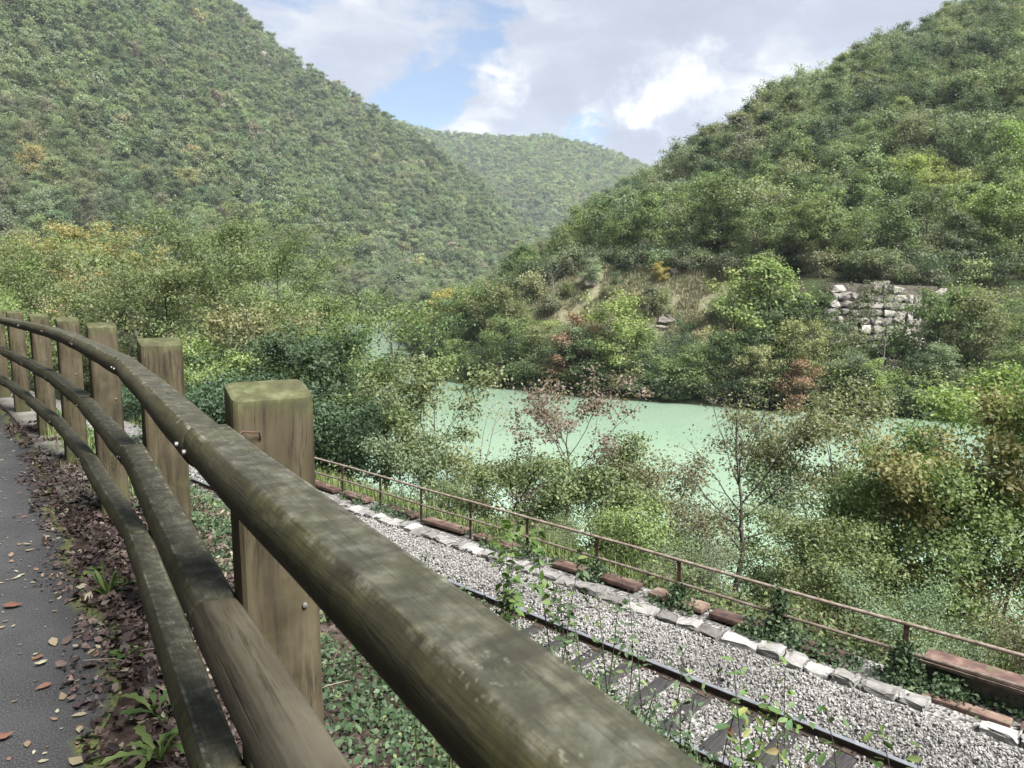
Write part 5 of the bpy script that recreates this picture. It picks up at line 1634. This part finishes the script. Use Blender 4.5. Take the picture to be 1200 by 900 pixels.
def forest(name, pts, protos, label, seed):
    r_ = np.random.default_rng(seed)
    P = np.array([(p[0], p[1], p[2]) for p in pts]); n = len(P)
    s = np.array([p[3] for p in pts])
    colr = np.array([p[4] for p in pts])
    rot = np.stack([np.zeros(n), np.zeros(n), r_.uniform(0, 6.283, n)], -1)
    scl = np.stack([s * r_.uniform(0.85, 1.2, n), s * r_.uniform(0.85, 1.2, n), s], -1)
    return instancer(name, P, rot, scl, r_.integers(0, len(protos), n), protos, {'tcol': np.concatenate([colr, np.ones((n, 1))], 1)}, label=label, cat='forest')


def proto_mesh(W_, C):
    Vw = np.concatenate(W_.V); F4 = np.concatenate(W_.F4); V, F, tint = C
    return mesh('tree_proto', np.concatenate([Vw, V]), [F4, F + len(Vw)], [M['bark'], M['leaf_inst']], mi=np.concatenate([np.zeros(len(F4), int), np.ones(len(F), int)]), attrs={'tint': np.concatenate([np.full(len(Vw), 0.5), tint])})


mid_protos = [proto_mesh(*m_[2]) for m_ in MID]
H0 = np.array([m_[0] for m_ in MID])
pts = []
for zn in ('hill', 'valley', 'bank'):
    for x, y, h, c, k in rest[zn]:
        pts.append((x, y, hz(x, y) - 0.2, h / 9.2, c))
forest('hillside_wood', pts, mid_protos, 'mass of mixed broadleaf trees on the upper right hillside and valley floor', 61)

# unseen wood added behind the camera to shade path, fence and track
ap = []
r_ = np.random.default_rng(12)
for T_ in np.arange(-36, 36, 6.5):
    for L_ in ((-12.0,) if int(T_) % 2 else (-8.5, -13.0)):
        x, y = XY(L_ + r_.uniform(-1, 1), T_ + r_.uniform(-1.5, 1.5))
        ap.append((x, y, hz(x, y) - 0.2, r_.uniform(0.95, 1.3), jcol('green', r_)))
forest('added_shade_wood', ap, mid_protos, 'unseen leafy trees added above the path for shade', 64)

# distant mountain forests
far_protos = []
for k in range(5):
    W_, C = gen_tree(2300 + k, h=9.0, width=(8.2, 7.2, 6.6, 8.8, 7.6)[k], base=0.2, limbs=9, secs=2, n_leaf=1200, leaf=0.58, tr=0.16, clump=0.8, flat=0.65, jit=0.35, aspect=0.85, shape=(0.45, 0.5, 0.4, 0.5, 0.55)[k])
    far_protos.append(proto_mesh(W_, C))
r_ = np.random.default_rng(8)


def mountain_pts(u0, u1, Y0f, Y1f, spacing, zadd, pal, seed, sc=(0.7, 1.25)):
    r_ = np.random.default_rng(seed)
    us = np.linspace(u0, u1, 200)
    ymin, ymax = min(Y0f(u) for u in us), max(Y1f(u) for u in us)
    gx1, gy1 = np.meshgrid(np.arange(u0 * ymax, max(u1 * ymax, 5), spacing), np.arange(ymin, ymax, spacing))
    x = (gx1 + r_.uniform(-0.5, 0.5, gx1.shape) * spacing * 0.95).ravel(); y = (gy1 + r_.uniform(-0.5, 0.5, gy1.shape) * spacing * 0.95).ravel(); u = x / y
    ys0, ys1 = np.array([Y0f(v) for v in us]), np.array([Y1f(v) for v in us])
    k = (u > u0) & (u < u1) & (y > np.interp(u, us, ys0)) & (y < np.interp(u, us, ys1))
    x, y = x[k], y[k]
    z = height(x, y)
    out_ = []
    t1 = vnoise(x, y, 60, seed) + 0.6 * vnoise(x, y, 22, seed + 1)
    for xx, yy, zz_, tt in zip(x, y, z, t1):
        c = pal(xx, yy, zz_, tt, r_)
        out_.append((xx, yy, zz_ - 0.4, r_.uniform(*sc), jcol(c, r_, 0.13)))
    return out_


def pal_left(x, y, z, t_, r_):
    low = max(0.0, min(1.0, 1 - z / 120)) * max(0.0, min(1.0, (-x / y - 0.22) / 0.3))  # brighter, yellower crowns low on the left: sunlight put into the colour
    w = [5, 4, 4.5, 4.0, 3.5, 1.0 + 5 * low * (t_ > 0), 1.2 + 1.5 * low, 0.25 + 0.5 * (t_ > 0.2), 0.7, 0.05 + 0.4 * low]
    return wchoice(r_, ['green', 'dark', 'mid', 'sage', 'teal', 'bright', 'olive', 'tan', 'brown', 'yellow'], w)


def pal_far(x, y, z, t_, r_):
    w = [4, 1.5, 3, 3, 3 + 4 * (t_ > 0), 2.0 + 3 * (t_ > 0.1), 1]  # more bright and lime crowns paint sunlight into the far hill's colour
    return wchoice(r_, ['green', 'dark', 'mid', 'sage', 'bright', 'lime', 'olive'], w)


lp = mountain_pts(-0.86, 0.10, lambda u: float(np.interp(u, MU, MYf)) + 2, lambda u: float(np.interp(u, MU, MYr)) + 12, 6.6, 0, pal_left, 31, (0.6, 1.3))
lp = [p for p in lp if not (vnoise(np.array([p[0]]), np.array([p[1]]), 14, 77)[0] > 0.30 and p[2] > 150 and -0.40 < p[0] / p[1] < -0.25)]
near_lp = [(p[0], p[1], p[2], p[3] * 1.12, p[4]) for p in lp if math.hypot(p[0], p[1]) < 360]
lp = [p for p in lp if math.hypot(p[0], p[1]) >= 360]
forest('mountain_foot_wood', near_lp, mid_protos, 'broadleaf trees on the foot of the left mountain', 66)
forest('mountain_forest', lp, far_protos, 'continuous broadleaf forest covering the steep left mountain', 62)
fp = mountain_pts(-0.24, 0.34, lambda u: 850.0, lambda u: FYr + 15, 8.0, 0, pal_far, 33, (0.9, 1.6))
forest('far_hill_forest', fp, far_protos, 'hazy forest on the rounded far hill closing the valley, crowns coloured as sunlit', 63)
print('TREES', len(cand), len(pts), len(lp), len(fp))

# ---------------------------------------------------------------- boulder wall, rocks, guard rail, dry grass on the cutting
u0, u1 = ray(966, 400)[0], ray(1096, 400)[0]
def wall_pt(u, f):
    """f 0..1 from foot to top of the leaning wall face"""
    Yb = np.interp(u, RU, RYb); cw = np.interp(u, RU, RCW); zc = np.interp(u, RU, RZC)
    Y = Yb + 17.0 + cw * f * 0.9
    return np.array([u * Y, Y, -6.7 + (zc + 6.6) * f])
wc = wall_pt((u0 + u1) / 2, 0)
wall = add('boulder_wall', None, loc=tuple(wc), label='pale rough boulder retaining wall on the far bank between trees', cat='stone wall')
back = np.array([wall_pt(u, f) + np.array([0, 0.35, 0]) - wc for f in (-0.05, 0.25, 0.5, 0.75, 1.0) for u in np.linspace(u0, u1, 9)])
ii = np.arange(4)[:, None] * 9; jj = np.arange(8)[None]
bf = np.stack([ii + jj, ii + jj + 1, ii + 9 + jj + 1, ii + 9 + jj], -1).reshape(-1, 4)
m, t = mat('wall_earth'); M['earth'] = m
finish(t, t.ramp(t.noise(t.n('ShaderNodeNewGeometry').outputs['Position'], 3, 5), [(0.3, (0.035, 0.03, 0.024)), (0.7, (0.1, 0.085, 0.07))]), 0.95)
add('backing', mesh('wall_backing', back, bf, [M['earth']]), wall)
rng = np.random.default_rng(17)
rows = 9
f = 0.02
for r_i in range(rows):
    hrow = rng.uniform(0.085, 0.125)
    u = u0 + rng.uniform(0, 0.006)
    while u < u1:
        wd = rng.uniform(0.010, 0.021)
        if not (r_i == rows - 1 and rng.random() < 0.25):
            c = wall_pt(u + wd / 2, f + hrow / 2)
            Yd = c[1]
            V = IC3[0]
            V = np.sign(V) * np.abs(V) ** 0.45
            V = rock_verts(V / np.abs(V).max(), rng, 5, (wd * Yd * 0.515, 0.3, hrow * 9.6 * 0.515))
            V = V + np.stack([vnoise(V[:, 0] + c[0], V[:, 2], 0.5, 2), vnoise(V[:, 0] + c[0], V[:, 2], 0.35, 3), vnoise(V[:, 0], V[:, 2] + c[0], 0.5, 4)], -1) * 0.16
            add('stone', mesh('wall_stone', V, IC3[1], [M['rock']], smooth=False), wall, loc=tuple(c - wc + [0, rng.normal(0.06, 0.05), rng.normal(0, 0.04)]), rot=(rng.normal(-0.2, 0.06), rng.normal(0, 0.06), rng.normal(-0.12, 0.08)))
        u += wd
    f += hrow
r_ = np.random.default_rng(55)
wp_ = []
while len(wp_) < 4200:
    u = r_.uniform(u0 - 0.01, u1 + 0.01); f_ = r_.uniform(-0.02, 1.05); p = wall_pt(u, f_)
    left_ = (u1 - u) / (u1 - u0)
    if vnoise(p[:1], p[2:], 1.6, 81)[0] + 0.55 * vnoise(p[:1], p[2:], 0.6, 82)[0] > 0.30 - 0.42 * left_ ** 1.3:
        wp_.append(p + np.array([0, -0.35 - abs(r_.normal(0, 0.14)), 0]))
    elif r_.random() < 0.02:
        wp_.append(p + np.array([0, -0.3, 0]))
wp_ = np.array(wp_)
V, F = leaf_quads(wp_, (0, -0.8, 0.5), r_.uniform(0.12, 0.24, len(wp_)), r_, 0.75)
add('wall_creeper', mesh('wall_creeper', V, F, [M['scrub']], attrs={'tint': np.repeat(np.clip(r_.normal(0.5, 0.25, len(wp_)), 0, 1), 4)}), kind='stuff', label='straggling creeper and scrub overgrowing the boulder wall', cat='creeper')
RLAB = ['pale rock slab lying above the boulder wall', 'pinkish rock ledge above left part of the boulder wall', 'grey rock face in the upper dry grass cutting', 'pale rock patch high in the cutting right of the yellowish tree', 'low pale rock at the foot of the dry cutting', 'light rock outcrop low in the cutting behind the lime tree', 'small rock outcrop in the middle of the dry grass', 'broken grey rock right of the rust-red tree', 'pale rock face left of the dull green wall tree', 'weathered rock between wall and bushes']
for k, (px, py, Y, sx_, sz_) in enumerate(((1002, 352, 92, 1.6, 1.2), (1032, 336, 95, 1.8, 0.7), (690, 335, 108, 1.5, 0.9), (792, 318, 103, 1.4, 0.8), (785, 378, 97, 2.6, 1.0), (700, 390, 99, 3.0, 1.2), (765, 350, 100, 2.2, 2.0), (770, 388, 96, 2.2, 0.8), (955, 395, 91, 2.0, 1.8), (830, 392, 94, 1.8, 1.4))):
    u, v = ray(px, py)
    V = rock_verts(IC3[0], rng, 15, (sx_, 1.2, sz_))
    V = V + np.stack([vnoise(V[:, 0], V[:, 2], 0.6, 3)] * 3, -1) * 0.3
    # set on the slope: find where the sight line meets the ground
    Ys = np.linspace(Y - 14, Y + 30, 200); g_ = height(u * Ys, Ys); hit = np.argmax(g_ > EYE - v * Ys)
    Yh = Ys[hit] if hit else Y
    add('rock', mesh('rock', V, IC3[1], [M['rock_dull']], smooth=False), loc=(u * Yh, Yh + 0.3, float(hz(u * Yh, Yh))), rot=(rng.normal(0, 0.2), rng.normal(0, 0.2), rng.uniform(-0.4, 0.4)), label=RLAB[k], cat='rock')
# pale outcrops high on the left mountain
for k, (px, py) in enumerate(((300, 52), (318, 64), (284, 36), (306, 58), (330, 76), (292, 46), (310, 70))):
    u, v = ray(px, py)
    Ys = np.linspace(300, 800, 800); g_ = height(u * Ys, Ys); hit = np.argmax(g_ > EYE - v * Ys)
    if not hit: continue
    Yh = Ys[hit]
    V = rock_verts(IC3[0], rng, 15, (7, 5, 6))
    add('rock', mesh('rock', V, IC3[1], [M['rock']], smooth=False), loc=(u * Yh, Yh, float(hz(u * Yh, Yh)) + 3), rot=(0, 0, rng.uniform(0, 3)), label='pale limestone outcrop near the skyline of the left mountain', cat='rock', group='outcrops on the left mountain')

# guard rail of the road on the far bank
pa = []
for u in np.linspace(0.30, 0.72, 24):
    Yb = np.interp(u, RU, RYb); Y = Yb + 13.5; pa.append((u * Y, Y))
pa = np.array(pa)
gcx, gcy = pa[12]
gr = add('guard_rail', None, loc=(gcx, gcy, -6.65), label='pale steel guard rail of the road below the boulder wall', cat='guard rail')
zz2 = np.array([hz(a_, b_) for a_, b_ in pa]) + 6.65
V = []; prof = [(0.0, 0.45), (0.04, 0.52), (0.0, 0.60), (0.04, 0.68), (0.0, 0.76)]
tn = norm(np.gradient(pa, axis=0)); nr_ = np.stack([tn[:, 1], -tn[:, 0]], -1)
for (o_, zq) in prof:
    V.append(np.column_stack([pa + nr_ * o_ - [gcx, gcy], zz2 + zq]))
V = np.concatenate(V); ii = np.arange(4)[:, None] * 24; jj = np.arange(23)[None]
add('beam', mesh('guard_beam', V, np.stack([ii + jj, ii + jj + 1, ii + 24 + jj + 1, ii + 24 + jj], -1).reshape(-1, 4), [M['white']]), gr)
gpm = mesh('guard_post', *box((0, 0, 0.3), (0.1, 0.06, 0.8)), [M['white']], smooth=False)
for k in range(0, 24, 1):
    add('post', gpm, gr, loc=(pa[k, 0] - gcx - nr_[k, 0] * 0.04, pa[k, 1] - gcy - nr_[k, 1] * 0.04, zz2[k]))

# dry grass and scrub on the cutting
n = 52000
r_ = np.random.default_rng(91)
u = r_.uniform(-0.06, 0.37, n)
Yb = np.interp(u, RU, RYb); cw = np.interp(u, RU, RCW)
Y = Yb + 15.5 + (cw + 5.5) * r_.random(n)
x, y = u * Y, Y
k = vnoise(x, y, 2.5, 61) + 0.5 * vnoise(x, y, 1.0, 62) > -0.28
x, y = x[k], y[k]
P = np.stack([x, y, height(x, y) - 0.05], -1)
V, F = blades(P, r_.uniform(0.35, 1.0, len(x)), r_, 0.8, 0.035)
tn = np.clip(0.5 + vnoise(x, y, 5, 63) * 0.9 + r_.normal(0, 0.18, len(x)), 0, 1)
add('dry_grass', mesh('dry_grass', V, F, [M['dry']], attrs={'tint': np.repeat(tn, 5)}), kind='stuff', label='tawny dry grass and scrub on the steep cutting above the road', cat='dry grass')
for k in range(40):
    u = r_.uniform(-0.03, 0.40); Yb = np.interp(u, RU, RYb); cw = np.interp(u, RU, RCW)
    f_ = r_.random(); Y = Yb + 16 + cw * f_
    c = wchoice(r_, ['olive', 'brown', 'sage', 'tan', 'green', 'teal', 'plum'], [4, 2.5, 3, 2, 3, 1.5, 0.7])
    place(BUSH[int(r_.integers(0, 3))], u * Y, Y, r_.uniform(1.6, 3.6), jcol(c, r_), CN[c] + (' bush low down' if f_ < 0.5 else ' bush high') + ' on the dry grass cutting above the road', 'bushes on the cutting, ' + str(f_ < 0.5) + CN[c], name='bush', cat='bush', seed=k, sx=r_.uniform(0.8, 1.2))
def WS(u):
    p_ = 600 + FOC * u
    return 'at the river bend' if p_ < 620 else ('below the cutting' if p_ < 850 else ('left of the boulder wall' if p_ < 965 else ('below the boulder wall' if p_ < 1095 else 'at the far right')))
for k in range(58):
    u = r_.uniform(-0.08, 0.75); Yb = np.interp(u, RU, RYb)
    Y = Yb + r_.uniform(0.6, 2.2)
    c = wchoice(r_, ['olive', 'brown', 'mid', 'green', 'dark', 'rust'], [2.5, 1.6, 3, 4, 2, 0.4])
    place(BUSH[int(r_.integers(0, 3))], u * Y, Y, r_.uniform(1.8, 3.2), jcol(c, r_), CN[c] + ' bush overhanging the far waterline ' + WS(u), 'bushes along the far waterline ' + WS(u) + ', ' + CN[c], name='bush', cat='bush', seed=k + 50, sx=r_.uniform(0.9, 1.3))

bush_protos = []
for k, kw in enumerate((dict(h=3.0, width=4.2), dict(h=2.6, width=3.6), dict(h=3.6, width=3.4))):
    bush_protos.append(proto_mesh(*gen_tree(2400 + k, base=0.04, limbs=12, secs=3, stems=3, n_leaf=1100, leaf=0.26, tr=0.04, clump=0.5, flat=0.6, aspect=0.75, **kw)))
up = []
for k in range(1450):
    u = r_.uniform(-0.10, 1.1); Yb = np.interp(u, RU, RYb); cw = np.interp(u, RU, RCW); zon = r_.random()
    pxx = 600 + FOC * u
    if zon < 0.36:
        dd = r_.uniform(0.4, 8.5)
    elif zon < 0.5:
        dd = r_.uniform(9, 17)
        if 960 < pxx < 1105: continue
    else:
        dd = 17.5 + cw + r_.uniform(-0.5, 26)
        if 985 < pxx < 1088 and dd < 17.5 + cw + 0.3: continue
    Y = Yb + dd; x, y = u * Y, Y
    c = wchoice(r_, ['green', 'mid', 'dark', 'olive', 'sage', 'brown', 'teal', 'bright'], [4, 4, 4, 3, 2, 1.6, 2, 1])
    up.append((x, y, hz(x, y) - 0.2, r_.uniform(0.55, 1.05) * (0.8 if zon < 0.5 else 1), jcol(c, r_)))
forest('far_bank_understory', up, bush_protos, 'dense low shrubs under the trees of the far bank and hillside', 65)

# ---------------------------------------------------------------- air between here and the far hills
HAZE = 0.00011
hm, t = mat('haze_air')
pv = t.n('ShaderNodeVolumePrincipled')
pv.inputs['Color'].default_value = (0.78, 0.89, 1.0, 1); pv.inputs['Density'].default_value = HAZE
o_ = t.n('ShaderNodeOutputMaterial'); t.t.links.new(pv.outputs[0], o_.inputs['Volume'])
zlow = float(gz.min()) - 1.0; zhigh = float(gz.max()) + 25.0
hzm = mesh('haze', *box((0, 0, (zlow + zhigh) / 2), (5400, 5400, zhigh - zlow)), [hm], smooth=False)
if HAZE > 0:
    add('haze', hzm, kind='stuff', label='thin pale air filling the whole valley', cat='haze')
